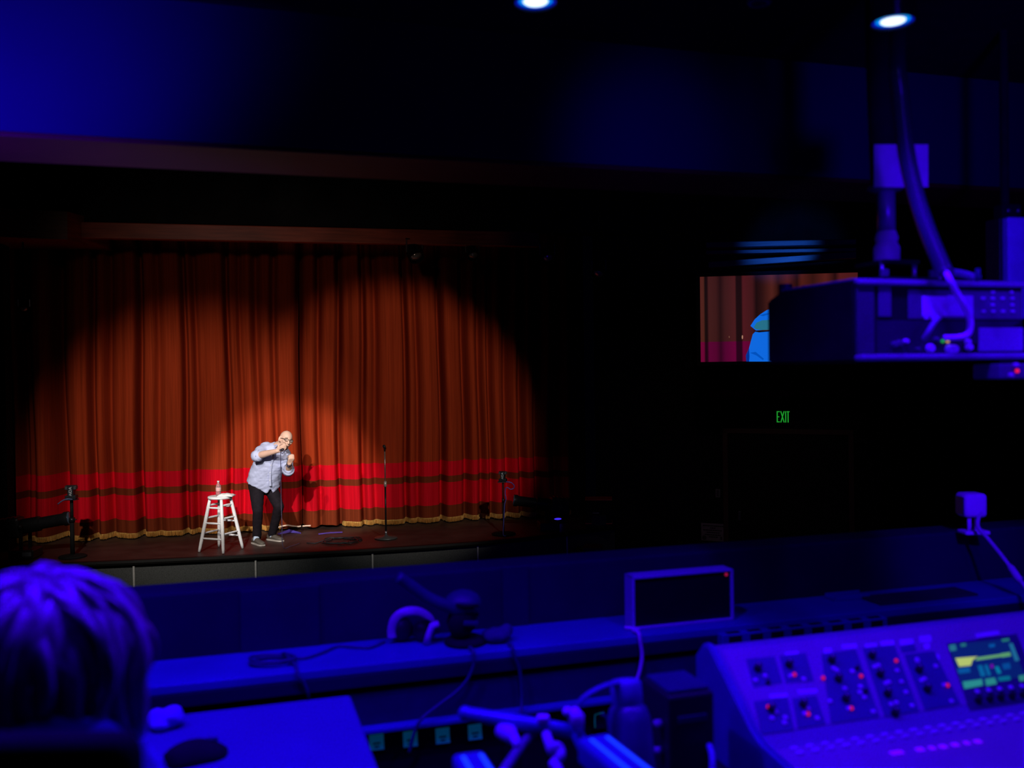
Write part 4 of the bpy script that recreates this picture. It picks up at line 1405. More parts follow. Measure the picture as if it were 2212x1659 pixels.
# clamp lamp with long tapered arm
lp = on_z(1005, 1389, zl + 0.001)
T = thing('desk_lamp', 'dark desk lamp with a long tapered arm pointing up left above the headphones', 'lamp', lp, rad(BA))
ly = lp.y
DL = mat('dark_blue_enamel', (0.025, 0.028, 0.075), 0.5)
MB().tube(smooth_pts([at(1004, 1320, ly), at(968, 1310, ly - 0.02), at(925, 1292, ly - 0.04), at(890, 1268, ly - 0.06), at(860, 1246, ly - 0.08)]), [0.0165] * 20 + [0.015] * 5 + [0.013] * 4 + [0.011] * 3 + [0.008], 12).build('arm', DL, T, smooth=True)
MB().ell(at(1000, 1303, ly), (0.050, 0.045, 0.036)).build('head', DL, T, smooth=True)
MB().tube([at(985, 1306, ly - 0.045), at(1008, 1309, ly - 0.05), at(1034, 1308, ly - 0.04)], [0.004, 0.006, 0.004], 8).build('head_slot', BLACKM, T, smooth=True)
MB().tube([at(1006, 1315, ly), at(992, 1345, ly), at(1002, 1368, ly), lp + V((0, 0, 0.022))], [0.04, 0.034, 0.034, 0.02], 16).build('stem', BLACKM, T, smooth=True)
MB().box((0, -0.04, hp.z * 0 + 0.062), (0.040, 0.006, 0.013), Matrix.Rotation(rad(6), 4, 'Y'), 0.003).build('name_plate', DL, T, local=True)
MB().lathe([(0, 0), (0.055, 0), (0.055, 0.010), (0.045, 0.016), (0, 0.016)], 24).build('base', BLACKM, T, smooth=True, local=True)
# soft dark bag beside the lamp
gp = on_z(1072, 1388, zl)
mb = MB()
mb.ell(gp + V((0, 0, 0.017)), (0.040, 0.032, 0.020), None, 20, 12).ell(gp + V((0.026, 0.015, 0.024)), (0.020, 0.025, 0.018), None, 16, 10)
o = mb.build('cable_pouch', mat('dark_blue_fabric', (0.03, 0.035, 0.09), 0.8), origin=gp, smooth=True)
remesh(o, 0.004, 6, 0.5, lambda p: 0.002 * noise.noise(p * 60))
o.data.transform(Matrix.Translation(V((0, 0, -min(v.co.z for v in o.data.vertices)))))
tag(o, 'small lumpy dark pouch right of the desk lamp on the counter', 'pouch')


cable(over(1021) + [fr(1022, 1440), fr(1008, 1470), fr(985, 1495), fr(945, 1525, -0.015), fr(912, 1552, -0.034), fr(896, 1580, -0.034), fr(884, 1625, -0.03)], 0.0045, DCB,
      'thin dark cable falling over the counter edge below the desk lamp and slanting left')
cable(over(1106) + [fr(1122, 1445), fr(1127, 1490), fr(1127, 1520, -0.018), fr(1126, 1545, -0.034), fr(1126, 1580, -0.034)], 0.0045, DCB,
      'thin dark cable hanging straight down from the counter above the metal crossbar')
c0 = on_z(585, 1434, zl)
pts = []
for k in range(60):
    a = k / 60 * 2 * math.pi * 2.2
    pts.append(V((c0.x + 0.055 * math.cos(a) * (1 + 0.2 * math.sin(a * 1.7)) , c0.y + 0.035 * math.sin(a), zl + 0.005 + k * 0.0002)))
pts += [on_z(628, 1434, zl) + V((0, 0, 0.012))] + over(640) + [fr(655, 1470), fr(664, 1490), fr(668, 1515)]
o = MB().tube(pts, 0.004, 8).build('cable', DCB, origin=c0, smooth=True)
tag(o, 'thin dark cable coiled on the counter above the pale-topped cabinet', 'cable')
pts = [on_z(x, y, zl) + V((0, 0, 0.004)) for x, y in ((625, 1424), (660, 1425), (700, 1412), (730, 1400), (770, 1402), (800, 1402), (830, 1390))]
cable(pts, 0.004, DCB, 'thin dark cable lying along the counter left of the headphones')
# long flat tray and mat at the right
tp, tq = on_z(1792, 1296, zl), on_z(1868, 1289, zl)
tm = (tp + tq) / 2
T = thing('pen_tray', 'small flat tray lying on the counter right of the boxy display', 'tray', tm, rad(BA))
tw = (tq - tp).length
MB().box((0, 0, 0.004), (tw, 0.05, 0.008), None, 0.002).build('tray_base', COUNTER, T, local=True)
for sy in (-1, 1):
    MB().box((0, sy * 0.024, 0.010), (tw, 0.004, 0.012), None, 0.001).build('tray_edge', COUNTER, T, local=True)
gm = on_z(1985, 1290, zl)
MB_ = MB().box((0, 0, 0.004), (0.36, 0.10, 0.008), heading(BA, gm), 0.002)
o = MB_.build('desk_mat', mat('dark_green_mat', (0.02, 0.14, 0.03), 0.8), origin=gm)
tag(o, 'dark green flat mat on the counter behind the mixing console', 'mat')

# ------------------------------------------------------------------ white sensor cube with cable on the parapet
cb0 = on_z(2098, 1152, par_top)
T = thing('webcam', 'small white cube camera on a stubby stand on the parapet', 'camera', cb0, rad(3))
WH2 = mat('white_gloss_shell', (0.80, 0.78, 0.84), 0.35, var=0.03)
MB().box((0, 0, 0.094), (0.075, 0.070, 0.078), None, 0.014, 4).build('shell', WH2, T, smooth=True, local=True, angle=50)
MB().box((-0.0365, 0, 0.092), (0.006, 0.05, 0.058), None, 0.002).build('shaded_side_face', mat('shaded_white_face', (0.02, 0.02, 0.09), 0.4), T, local=True)  # shaded side of the white cube, painted dark
for sx in (-0.012, 0.012):
    MB().cyl((sx, -0.01, 0.008), (sx, -0.01, 0.060), 0.0065).build('leg', WH2, T, smooth=True, local=True)
MB().box((0.004, -0.008, 0.006), (0.082, 0.055, 0.012), None, 0.004).build('foot_plate', WH2, T, local=True)
cyd = cb0.y - 0.06
cable([WM[T.name] @ V((0.015, -0.030, 0.075)), at(2112, 1136, cyd), at(2136, 1166, cyd - 0.03), at(2165, 1202, cyd - 0.07), at(2190, 1236, cyd - 0.1), at(2214, 1268, cyd - 0.14), at(2250, 1310, cyd - 0.2), at(2290, 1330, cyd - 0.25)], 0.0062, CBL,
      'pale cable running down to the right from the white cube camera')
o = MB().tube([at(2178, 1219, cyd - 0.085), at(2184, 1227, cyd - 0.09), at(2200, 1250, cyd - 0.12), at(2206, 1258, cyd - 0.13)], [0.006, 0.011, 0.011, 0.006], 12).build('cable_ferrite', CBL, origin=at(2190, 1238, cyd - 0.1), smooth=True)
tag(o, 'thicker sleeve on the pale cable below the white cube camera', 'cable sleeve')

# ------------------------------------------------------------------ mixing console
CT = at(1545, 1399, 1.95)
Lc, Ls = 0.167, 0.129
wup = (bn * Lc + UP * Ls).normalized()
PL = math.hypot(Lc, Ls)
pn = bu.cross(wup).normalized()
CF = basis(CT, bu, bn, UP)                                  # console frame: x right, y away, z up
CW = 0.90
con = thing('mixing_console', 'large sound mixing console with a lit colour display at the right of the booth', 'mixing console', CF @ V((CW / 2, -0.25, -0.225)), rad(BA))
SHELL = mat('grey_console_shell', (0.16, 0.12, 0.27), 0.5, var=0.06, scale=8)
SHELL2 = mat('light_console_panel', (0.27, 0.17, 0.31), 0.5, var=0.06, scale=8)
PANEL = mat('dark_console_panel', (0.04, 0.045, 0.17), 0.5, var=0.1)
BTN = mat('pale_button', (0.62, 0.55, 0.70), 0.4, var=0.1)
KNOB = mat('black_knob', (0.012, 0.012, 0.016), 0.5)
yb, zb_ = -Lc, -Ls
prof = [(0.05, -0.225), (0.05, -0.03), (0.02, -0.002), (0, 0), (yb, zb_), (yb - 0.03, zb_ - 0.014), (yb - 0.46, zb_ - 0.058), (yb - 0.47, zb_ - 0.07), (yb - 0.47, -0.225)]
PX = basis(CF @ V((0, 0, 0)), bn, UP, bu)
MB().prism(prof, CW, PX).build('chassis', SHELL, con)
chk = [(0.055, -0.225), (0.055, -0.028), (0.022, 0.006), (-0.004, 0.007), (yb + 0.003, zb_ + 0.010), (yb - 0.03, zb_ - 0.004), (yb - 0.465, zb_ - 0.048), (yb - 0.48, zb_ - 0.065), (yb - 0.48, -0.225)]
for sx in (-0.018, CW):
    mb = MB().prism(chk, 0.018, basis(CF @ V((sx, 0, 0)), bn, UP, bu))
    bmesh.ops.bevel(mb.bm, geom=list(mb.bm.edges), offset=0.004, segments=2, affect='EDGES')
    mb.build('side_cheek', mat('blue_grey_cheek', (0.06, 0.07, 0.26), 0.45), con)


def cpt(px, py, lift=0.0):
    return on_pl(px, py, CT, pn) + pn * lift


def z6(x, y):
    return 1500 + x / 3.107, 1240 + y / 3.107


def cflat(poly, th, name, m, z6in=True, parent=None):
    """flat raised patch on the sloping upper panel, outline given as seen"""
    w_ = [cpt(*(z6(*p) if z6in else p)) for p in poly]
    Bm = basis(CT, bu, wup, pn)
    Bi = Bm.inverted()
    pp = [(Bi @ q) for q in w_]
    return MB().prism([(q.x, q.y) for q in pp], th, Bm).build(name, m, parent or con)


# light facing sheet of the upper panel
Bm = basis(CT, bu, wup, pn)
MB().prism([(0.012, -PL + 0.006), (CW - 0.012, -PL + 0.006), (CW - 0.012, -0.008), (0.012, -0.008)], 0.0012, Bm).build('upper_panel', SHELL2, con)
for poly in ([(345, 575), (535, 555), (590, 735), (395, 765)], [(570, 553), (745, 533), (800, 722), (612, 738)], [(395, 860), (622, 828), (668, 1050), (452, 1080)], [(655, 838), (815, 818), (880, 1012), (692, 1042)],
             [(850, 540), (1080, 508), (1240, 962), (915, 1008)], [(1125, 500), (1340, 478), (1505, 922), (1275, 962)], [(1405, 545), (1605, 520), (1785, 878), (1545, 918)], [(1375, 492), (1470, 470), (1490, 520), (1392, 532)]):
    cflat(poly, 0.0022, 'channel_section', PANEL)
cflat([(1690, 470), (2160, 405), (2330, 850), (1850, 935)], 0.0026, 'display_bezel', mat('display_bezel_black', (0.05, 0.05, 0.10), 0.4))


def knob(x, y, r, h, m, name, lift=0.002):
    p = cpt(*z6(x, y))
    Mk = basis(p + pn * lift, bu, wup, pn)
    return MB().lathe([(0, 0), (r, 0), (r, h * 0.2), (r * 0.85, h * 0.35), (r * 0.8, h), (0, h)], 14, Mk).build(name, m, con, smooth=True, angle=40) if True else None


for x, y in ((420, 630), (630, 605), (915, 575), (1185, 545), (960, 700), (1240, 670), (1500, 640), (1010, 835), (1290, 800), (1555, 770), (725, 870), (510, 900), (1340, 930)):
    kb = knob(x, y + 12, 0.0085, 0.014, KNOB, 'rotary_knob')
    p = cpt(*z6(x, y + 12)) + pn * 0.0162
    MB().box((0, 0.004, 0), (0.0012, 0.006, 0.0008), basis(p, bu, wup, pn)).build('pointer', BTN, kb)
for x, y in ((490, 735), (1145, 795), (1088, 640)):
    knob(x, y, 0.005, 0.008, KNOB, 'small_knob')
for x, y in ((470, 690), (640, 692), (730, 712), (405, 720), (950, 652), (930, 640), (1055, 660), (1230, 620), (1205, 630), (1355, 655), (1280, 742), (1300, 732), (1385, 730), (1415, 800), (1005, 775), (1110, 762), (1105, 800), (1135, 835), (1350, 870),
             (1315, 882), (1455, 890), (905, 860), (1030, 910), (1195, 930), (545, 935), (515, 975), (605, 970), (600, 1005), (760, 910), (735, 945), (820, 975), (1540, 710), (1520, 722), (1615, 625), (1490, 580), (1720, 860), (1670, 752), (1490, 590)):
    p = cpt(*z6(x, y))
    MB().box((0, 0, 0.003), (0.0095, 0.0085, 0.005), basis(p + pn * 0.001, bu, wup, pn), 0.002).build('button', BTN, con)
for x, y, w_, h_ in ((890, 518, 50, 34), (650, 540, 90, 30), (1035, 488, 100, 30), (1180, 487, 80, 36), (1290, 468, 90, 36), (1420, 458, 90, 36), (1545, 438, 80, 44), (1555, 488, 40, 36), (1500, 570, 80, 34), (1600, 562, 80, 34), (755, 790, 130, 26), (560, 820, 120, 26)):
    cflat([(x - w_ / 2, y - h_ / 2 + 4), (x + w_ / 2, y - h_ / 2 - 4), (x + w_ / 2 + 6, y + h_ / 2 - 4), (x - w_ / 2 + 6, y + h_ / 2 + 4)], 0.0018, 'printed_strip', BTN)
RLED = glow('red_led', (0.75, 0.008, 0.09), 0.7)
for x, y in ((665, 685), (858, 708), (1112, 695), (1347, 592), (1692, 757), (490, 902), (757, 950), (1047, 912)):
    p = cpt(*z6(x, y))
    MB().ell(p + pn * 0.006, (0.0042, 0.0042, 0.0042), None, 12, 8).build('indicator', RLED, con, smooth=True)
# the display
cflat([(1705, 482), (2105, 440), (2215, 690), (1800, 775)], 0.0034, 'display', glow('display_dark_blue', (0.0, 0.012, 0.11), 1.0))
DS = [((0.80, 1.0, 0.18), 0.55, [(1747, 572), (1895, 560), (1862, 585), (1850, 620), (1772, 628)]), ((0.25, 0.75, 0.22), 0.45, [(1895, 566), (2112, 535), (2118, 552), (1880, 588)]), ((0.2, 0.75, 0.3), 0.4, [(2050, 540), (2112, 531), (2120, 556), (2060, 566)]),
      ((0.03, 0.30, 0.38), 0.5, [(1705, 485), (1745, 478), (1755, 518), (1715, 524)]), ((0.03, 0.32, 0.30), 0.45, [(1780, 475), (1815, 470), (1820, 490), (1785, 495)]), ((0.03, 0.35, 0.25), 0.45, [(2055, 445), (2105, 438), (2110, 455), (2062, 462)]),
      ((0.02, 0.25, 0.50), 0.5, [(2105, 475), (2130, 470), (2175, 585), (2148, 592)]), ((0.0, 0.15, 0.60), 0.5, [(1970, 480), (2010, 474), (2012, 495), (1975, 500)]),
      ((0.0, 0.16, 0.55), 0.5, [(1760, 645), (1840, 632), (1848, 665), (1772, 676)]), ((0.0, 0.22, 0.55), 0.5, [(1895, 622), (1925, 618), (1950, 690), (1918, 695)]), ((0.0, 0.22, 0.55), 0.5, [(1940, 618), (1960, 615), (1985, 685), (1964, 689)]), ((0.0, 0.35, 0.60), 0.5, [(2010, 630), (2035, 626), (2055, 672), (2030, 676)]),
      ((0.0, 0.12, 0.5), 0.5, [(2060, 610), (2110, 602), (2118, 640), (2070, 648)]), ((0.30, 0.0, 0.75), 0.5, [(1980, 615), (1998, 612), (2003, 635), (1985, 638)]),
      ((0.04, 0.50, 0.42), 0.5, [(1795, 730), (1925, 712), (1930, 752), (1808, 776)]), ((0.04, 0.50, 0.42), 0.45, [(1945, 712), (2010, 702), (2025, 742), (1955, 755)]), ((0.0, 0.28, 0.45), 0.45, [(2030, 700), (2110, 690), (2118, 715), (2040, 725)]), ((0.05, 0.45, 0.35), 0.45, [(2170, 690), (2225, 680), (2235, 715), (2180, 725)])]
for i, (c, e, poly) in enumerate(DS):
    cflat(poly, 0.0040, 'display_graphic', glow('display_colour', c, e))
cflat([(1880, 408), (2035, 386), (2048, 412), (1893, 436)], 0.0042, 'name_strip', BTN)
for x, y in ((1890, 800), (1967, 790), (2040, 781), (2115, 772), (2190, 763)):
    p = cpt(*z6(x, y))
    MB().box((0, 0, 0.004), (0.010, 0.009, 0.005), basis(p + pn * 0.002, bu, wup, pn), 0.002).build('button', BTN, con)
    knob(x + 6, y + 58, 0.0075, 0.014, KNOB, 'rotary_knob', 0.003)
# the fader field: its own gentler slope
fw = (V((0, 0.46 - 0.03, 0.058 - 0.014)))
fup = (bn * 0.43 + UP * 0.044).normalized()
fn = bu.cross(fup).normalized()
FO = CF @ V((0, yb - 0.03, zb_ - 0.014))
FB = basis(FO, bu, fup, fn)
MB().prism([(0.006, -0.42), (CW - 0.006, -0.42), (CW - 0.006, -0.004), (0.006, -0.004)], 0.0012, FB).build('fader_panel', SHELL2, con)
PINK = mat('magenta_label', (1.0, 0.05, 0.75), 0.6, emit=(0.10, 0.0, 0.22), estr=1.0)


def fpt(px, py):
    q = FB.inverted() @ on_pl(px, py, FO, fn)
    return q.x, q.y


for (x, y, w_) in ((1937, 1628, 30), (1987, 1621, 18), (2013, 1618, 13), (2037, 1615, 16), (2063, 1611, 16), (2088, 1607, 12), (2112, 1604, 16)):
    a, b = fpt(x, y)
    MB().box((a, b, 0.002), (w_ * 0.00092, 0.012, 0.003), FB, 0.001).build('channel_label', PINK, con)
a0_, b0_ = fpt(1700, 1612)
for j in range(2):
    for i in range(24):
        a = 0.05 + i * 0.0345
        b = -0.012 - j * 0.017
        MB().box((a, b, 0.004), (0.016, 0.009, 0.006), FB, 0.002).build('channel_button', BTN, con)
for i in range(22):
    a = 0.06 + i * 0.0375
    MB().box((a, -0.24, 0.0012), (0.0035, 0.11, 0.0012), FB).build('fader_slot', KNOB, con)
    fx = -0.20 - 0.05 * abs(math.sin(i * 1.7))
    MB().box((a, fx, 0.008), (0.013, 0.024, 0.012), FB, 0.003).build('fader_cap', BTN if i % 8 else KNOB, con)
MB().box((0.72, -0.10, 0.003), (0.028, 0.012, 0.003), FB, 0.001).build('indicator', glow('teal_led', (0.0, 0.25, 0.35), 0.7), con)
# desk the console stands on
dk = thing('console_desk', 'dark desk under the sound mixing console', 'desk', CF @ V((CW / 2, -0.25, BF - CT.z)), rad(BA))
zd = -0.225
MB().box((CW / 2, -0.29, zd - 0.016), (CW + 0.16, 0.80, 0.03), CF, 0.004).build('desk_top', BLACKP, dk)
for sx in (-0.05, CW + 0.05):
    for sy in (-0.66, 0.06):
        MB().box((sx, sy, (zd - 0.032 + BF - CT.z) / 2), (0.05, 0.05, zd - 0.032 - BF + CT.z), CF, 0.004).build('leg', BLACKG, dk)
# power strip lying behind the console
pa, pb = on_z(1560, 1366, zl - 0.0), on_z(1905, 1335, zl)
ps0 = fpl(1560, 1372, -0.03)
T = thing('power_strip', 'long slim power strip with dark sockets fixed to the counter edge behind the mixing console', 'power strip', BO @ V((ps0.x + 0.27, lf - 0.016, zl - 0.03)), rad(BA))
MB().box((0, 0, 0.0), (0.54, 0.030, 0.034), None, 0.004).build('housing', COUNTER, T, local=True)
for k in range(8):
    MB().box((-0.23 + k * 0.066, -0.002, 0.0172), (0.04, 0.018, 0.0015), None).build('socket', BLACKM, T, local=True)
    MB().box((-0.23 + k * 0.066, -0.0155, 0.002), (0.04, 0.0015, 0.018), None).build('socket', BLACKM, T, local=True)

# ------------------------------------------------------------------ ceiling-hung projector seen from behind
PR = at(1845, 606, 2.0)
PF = basis(PR, bu, bn, UP)
PH = PR.z - at(1845, 783, 2.0).z
PW, PD = 0.46, 0.34
prj = thing('projector', 'large ceiling-hung projector with lit buttons on its rear panel at the right of the booth', 'projector', PF @ V((PW / 2, PD / 2, -PH)), rad(BA))
PSH = mat('dark_grey_projector_shell', (0.10, 0.09, 0.14), 0.5, var=0.06)
PBK = mat('dark_recess', (0.025, 0.025, 0.035), 0.6)
lid = [(0.0, 0.0), (0.0, -PH), (PD, -PH), (PD, -0.018), (PD - 0.06, 0.0)]
mb = MB().prism([(y, z) for y, z in lid], PW, basis(PR, bn, UP, bu))
bmesh.ops.bevel(mb.bm, geom=list(mb.bm.edges), offset=0.006, segments=2, affect='EDGES')
mb.build('shell', BLACKM, prj)
MB().box((PW / 2, PD * 0.45, 0.003), (PW - 0.02, PD * 0.82, 0.008), PF, 0.003).build('top_lid', PSH, prj)
MB().box((PW / 2, -0.006, -0.004), (PW, 0.018, 0.012), PF, 0.004).build('upper_lip', mat('blue_grey_lip', (0.20, 0.18, 0.28), 0.4), prj)
MB().box((PW / 2, -0.010, -PH + 0.010), (PW, 0.028, 0.014), PF, 0.005).build('lower_lip', mat('blue_grey_lip', (0.22, 0.19, 0.30), 0.4), prj)
mb = MB()
for k in range(20):
    mb.box((0.024, -0.003, -0.014 - k * (PH - 0.03) / 20), (0.044, 0.006, 0.0042), PF)
mb.build('vent_grille', PSH, prj)


def rpt(px, py):
    q = PF.inverted() @ on_pl(px, py, PR, bn)
    return q.x, q.z


def rbox(x0, y0, x1, y1, th, name, m, bev=0.002, par=None):
    a, b = rpt(x0, y0)
    c, d = rpt(x1, y1)
    return MB().box(((a + c) / 2, -th / 2, (b + d) / 2), (abs(c - a), th, abs(d - b)), PF, min(bev, th * 0.4)).build(name, m, par or prj)


rbox(1895, 614, 1922, 685, 0.006, 'latch_panel', PSH)
rbox(1960, 626, 2206, 690, 0.004, 'control_panel', PSH)
LCD = mat('pale_label_sheet', (0.72, 0.42, 0.80), 0.5, var=0.05)
rbox(1989, 640, 2042, 684, 0.006, 'status_label', LCD)
rbox(2042, 638, 2100, 684, 0.005, 'status_label', mat('pale_label_sheet_dim', (0.50, 0.30, 0.62), 0.5, var=0.05))
for x in (1994, 2008, 2022):
    rbox(x, 684, x + 9, 690, 0.006, 'label_tab', LCD)
for x, y in ((2140, 632), (2180, 632), (2119, 645), (2140, 645), (2161, 645), (2182, 645), (2140, 659), (2182, 659), (2120, 673), (2141, 673), (2162, 673), (2183, 673)):
    a, b = rpt(x, y)
    MB().box((a, -0.006, b), (0.0095, 0.006, 0.006), PF, 0.002).build('button', mat('lit_button_cap', (0.50, 0.46, 0.60), 0.4), prj)
a, b = rpt(1892, 692)
c, d = rpt(2205, 765)
arcp = [(a, d), (a, b), (c, b)] + [(c - (c - a) * 0.42 * t, b + (d - b) * 0.72 * math.sin(t * math.pi / 2)) for t in np.linspace(0.05, 1, 8)] + [(c - (c - a) * 0.42, d)]
MB().prism([(x, z) for x, z in arcp], 0.003, basis(PF @ V((0, 0.0, 0)), bu, UP, -bn)).build('connector_recess', PBK, prj)
for x, y, r_, m_ in ((1938, 741, 0.007, PSH), (1952, 737, 0.005, LCD), (1977, 754, 0.004, PSH), (2005, 752, 0.0095, LCD), (2018, 733, 0.005, PSH), (2047, 754, 0.0105, LCD), (2056, 754, 0.010, LCD), (2085, 738, 0.006, LCD), (2088, 750, 0.008, LCD), (1928, 744, 0.007, PSH)):
    a, b = rpt(x, y)
    MB().tube([PF @ V((a, -0.002, b)), PF @ V((a, -0.009, b)), PF @ V((a, -0.014, b))], [r_, r_, r_ * 0.75], 14).build('connector', m_, prj, smooth=True, angle=40)
for x, y, g in ((2032.5, 737, glow('green_led', (0.01, 0.42, 0.03), 0.9)), (2043, 737, glow('amber_led', (0.85, 0.42, 0.16), 0.9))):
    a, b = rpt(x, y)
    MB().ell(PF @ V((a, -0.006, b)), (0.0038, 0.0038, 0.0038), None, 12, 8).build('indicator', g, prj, smooth=True)
rbox(2112, 708, 2208, 758, 0.004, 'rear_plate', mat('pale_rear_plate', (0.26, 0.26, 0.36), 0.5))
for x, y in ((1680, 645), (1695, 641)):
    p = PF @ V((0.02, 0.30, 0.0))
MB().cyl(PF @ V((0.035, PD - 0.03, -0.005)), PF @ V((0.035, PD - 0.03, 0.022)), 0.017).cyl(PF @ V((0.04, PD - 0.10, 0.0)), PF @ V((0.04, PD - 0.10, 0.012)), 0.006).build('top_knob', BLACKP, prj, smooth=True, angle=40)
# its mount: pole, collar, plates
mt0 = PF @ V((0.214, 0.16, 0.006))
MB().box((0.214, 0.16, 0.014), (0.16, 0.15, 0.012), PF, 0.003).build('mount_plate', BLACKG, prj)
MB().box((0.214, 0.16, 0.058), (0.10, 0.11, 0.010), PF, 0.003).build('mount_plate', BLACKG, prj)
for sx in (-0.045, 0.045):
    MB().cyl(PF @ V((0.214 + sx, 0.12, 0.012)), PF @ V((0.214 + sx, 0.12, 0.06)), 0.006).build('mount_stud', STEEL, prj, smooth=True)
    MB().box((0.214 + sx * 1.5, 0.085, 0.028), (0.02, 0.012, 0.018), PF, 0.003).build('mount_tab', PSH, prj)
mx_, my_ = mt0.x, mt0.y
zq = lambda y: at(1925, y, my_).z
POLEG = mat('grey_pole', (0.20, 0.19, 0.26), 0.35, 0.3)
MB().tube([V((mx_, my_, z)) for z in (PR.z + 0.06, zq(535), zq(525), zq(515), zq(500))], [0.030, 0.030, 0.024, 0.027, 0.022], 18).build('collar', GREYP, prj, smooth=True, angle=35)
MB().cyl((mx_, my_, zq(506)), (mx_, my_, zq(401)), 0.0205).build('lower_pole', POLEG, prj, smooth=True)
MB().tube([V((mx_, my_, z)) for z in (zq(414), zq(408), zq(402))], [0.030, 0.042, 0.042], 18).build('flange', PSH, prj, smooth=True, angle=35)
MB().tube([V((mx_ - 0.004, my_, zq(404))), V((mx_ - 0.012, my_, zq(150))), V((mx_ - 0.014, my_, 4.05))], 0.031, 18).build('upper_pole', BLACKM, prj, smooth=True)
MB().lathe([(0, 0), (0.075, 0), (0.075, 0.012), (0, 0.014)], 24, Matrix.Translation(V((mx_ - 0.014, my_, 4.036)))).build('ceiling_plate', BLACKM, prj, smooth=True, angle=35)
# paper sheet taped round the pole
mb = MB()
rows = []
for y in (312, 340, 372, 404):
    row = []
    for k in range(13):
        t = k / 12
        x = 1888 + t * 117
        dyy = -0.045 + 0.035 * (abs(t - 0.30) * 1.4) ** 1.6
        row.append(at(x, y, my_ + dyy))
    rows.append(row)
bk = [[q + V((0, 0.0008, 0)) for q in r_] for r_ in rows]
mb.grid(rows).grid([list(reversed(r_)) for r_ in bk])
o = mb.build('paper_sheet', mat('white_paper_sheet', (0.62, 0.50, 0.70), 0.7, var=0.12), origin=at(1946, 404, my_ - 0.04), smooth=True)
tag(o, 'pale paper sheet taped round the projector pole behind the thick cable', 'paper')
# cables of the projector
kd = 1.98
cable([V((mx_ + 0.02, my_ - 0.06, 4.05)), at(1938, 110, kd), at(1946, 220, kd), at(1958, 330, kd), at(1978, 420, kd), at(2004, 500, kd - 0.01), at(2036, 578, kd - 0.02), at(2044, 592, kd - 0.03)], 0.0175, mat('dark_cable_sheath', (0.035, 0.03, 0.06), 0.3, spec=0.6),
      'thick dark cable bundle slanting down beside the projector pole')
cable([at(2042, 586, kd - 0.03), at(2052, 605, kd - 0.04), at(2066, 632, kd - 0.03), at(2082, 658, kd - 0.02), at(2093, 682, kd), at(2096, 703, kd), at(2090, 722, kd), at(2070, 729, kd), at(2040, 730, kd)], 0.0068, mat('pale_violet_cable', (0.80, 0.5, 0.85), 0.45),
      'thin pale cable crossing the status label on the back of the projector')
cable([at(2026, 686, kd + 0.012), at(2016, 700, kd + 0.0), at(2005, 718, kd + 0.0), at(1996, 732, kd + 0.012)], 0.0058, mat('blue_grey_cord', (0.24, 0.24, 0.34), 0.5), 'short grey cord below the status label on the back of the projector')
cable([at(2046, 588, kd + 0.03), at(2070, 590, kd + 0.06), at(2096, 596, kd + 0.07), at(2116, 603, kd + 0.06)], 0.0085, mat('blue_grey_cord', (0.16, 0.16, 0.26), 0.5), 'thick grey cord lying on top of the projector')
o = MB().tube([at(2112, 606, kd + 0.05), at(2112, 594, kd + 0.05), at(2112, 580, kd + 0.05)], [0.005, 0.006, 0.005], 10).build('cable_clip', DCB, origin=at(2112, 606, kd + 0.05), smooth=True)
tag(o, 'small upright clip at the end of the grey cord on top of the projector', 'clip')
# small electronics box under the projector, red light
e0 = at(2164, 790, 2.06)
T = thing('electronics_box', 'small box with a red light hanging under the right end of the projector', 'electronics', V((e0.x, e0.y, e0.z)), rad(BA))
MB().box((0.045, 0.04, -0.013), (0.10, 0.08, 0.034), None, 0.004).build('housing', PSH, T, local=True)
MB().ell((0.041, -0.002, -0.012), (0.005, 0.004, 0.0045)).build('indicator', glow('red_led_bright', (1.0, 0.01, 0.06), 0.9), T, smooth=True, local=True)
for x, z in ((0.022, -0.022), (0.036, 0.0)):
    MB().cyl((x, 0.002, z), (x, -0.008, z), 0.006).build('connector', GREYP, T, smooth=True, local=True)
MB().box((0.045, 0.04, 0.005), (0.05, 0.03, 0.022), None, 0.002).build('hanger', BLACKM, T, local=True)
# white column fixture behind the projector
k0, k1 = at(2181, 472, 2.62), at(2181, 690, 2.62)
T = thing('column_speaker', 'slim pale column speaker hanging behind the right end of the projector', 'speaker', V((k0.x, k0.y, k1.z)), rad(BA - 8))
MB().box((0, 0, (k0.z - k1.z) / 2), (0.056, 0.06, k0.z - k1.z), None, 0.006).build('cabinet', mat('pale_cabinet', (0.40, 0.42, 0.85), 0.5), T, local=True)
MB().box((-0.034, 0.02, (k0.z - k1.z) / 2), (0.012, 0.06, k0.z - k1.z), None, 0.003).build('side_panel', BLACKP, T, local=True)
MB().box((0, 0.01, (k0.z - k1.z) + 0.02), (0.06, 0.04, 0.04), None, 0.004).cyl((0, 0.02, k0.z - k1.z + 0.02), (0, 0.02, 4.05 - k1.z), 0.012).build('hanging_bracket', BLACKM, T, local=True)
for sx in (-0.015, 0.015):
    MB().cyl((sx, -0.012, k0.z - k1.z + 0.02), (sx, -0.018, k0.z - k1.z + 0.02), 0.005).build('bolt', STEEL, T, smooth=True, local=True)

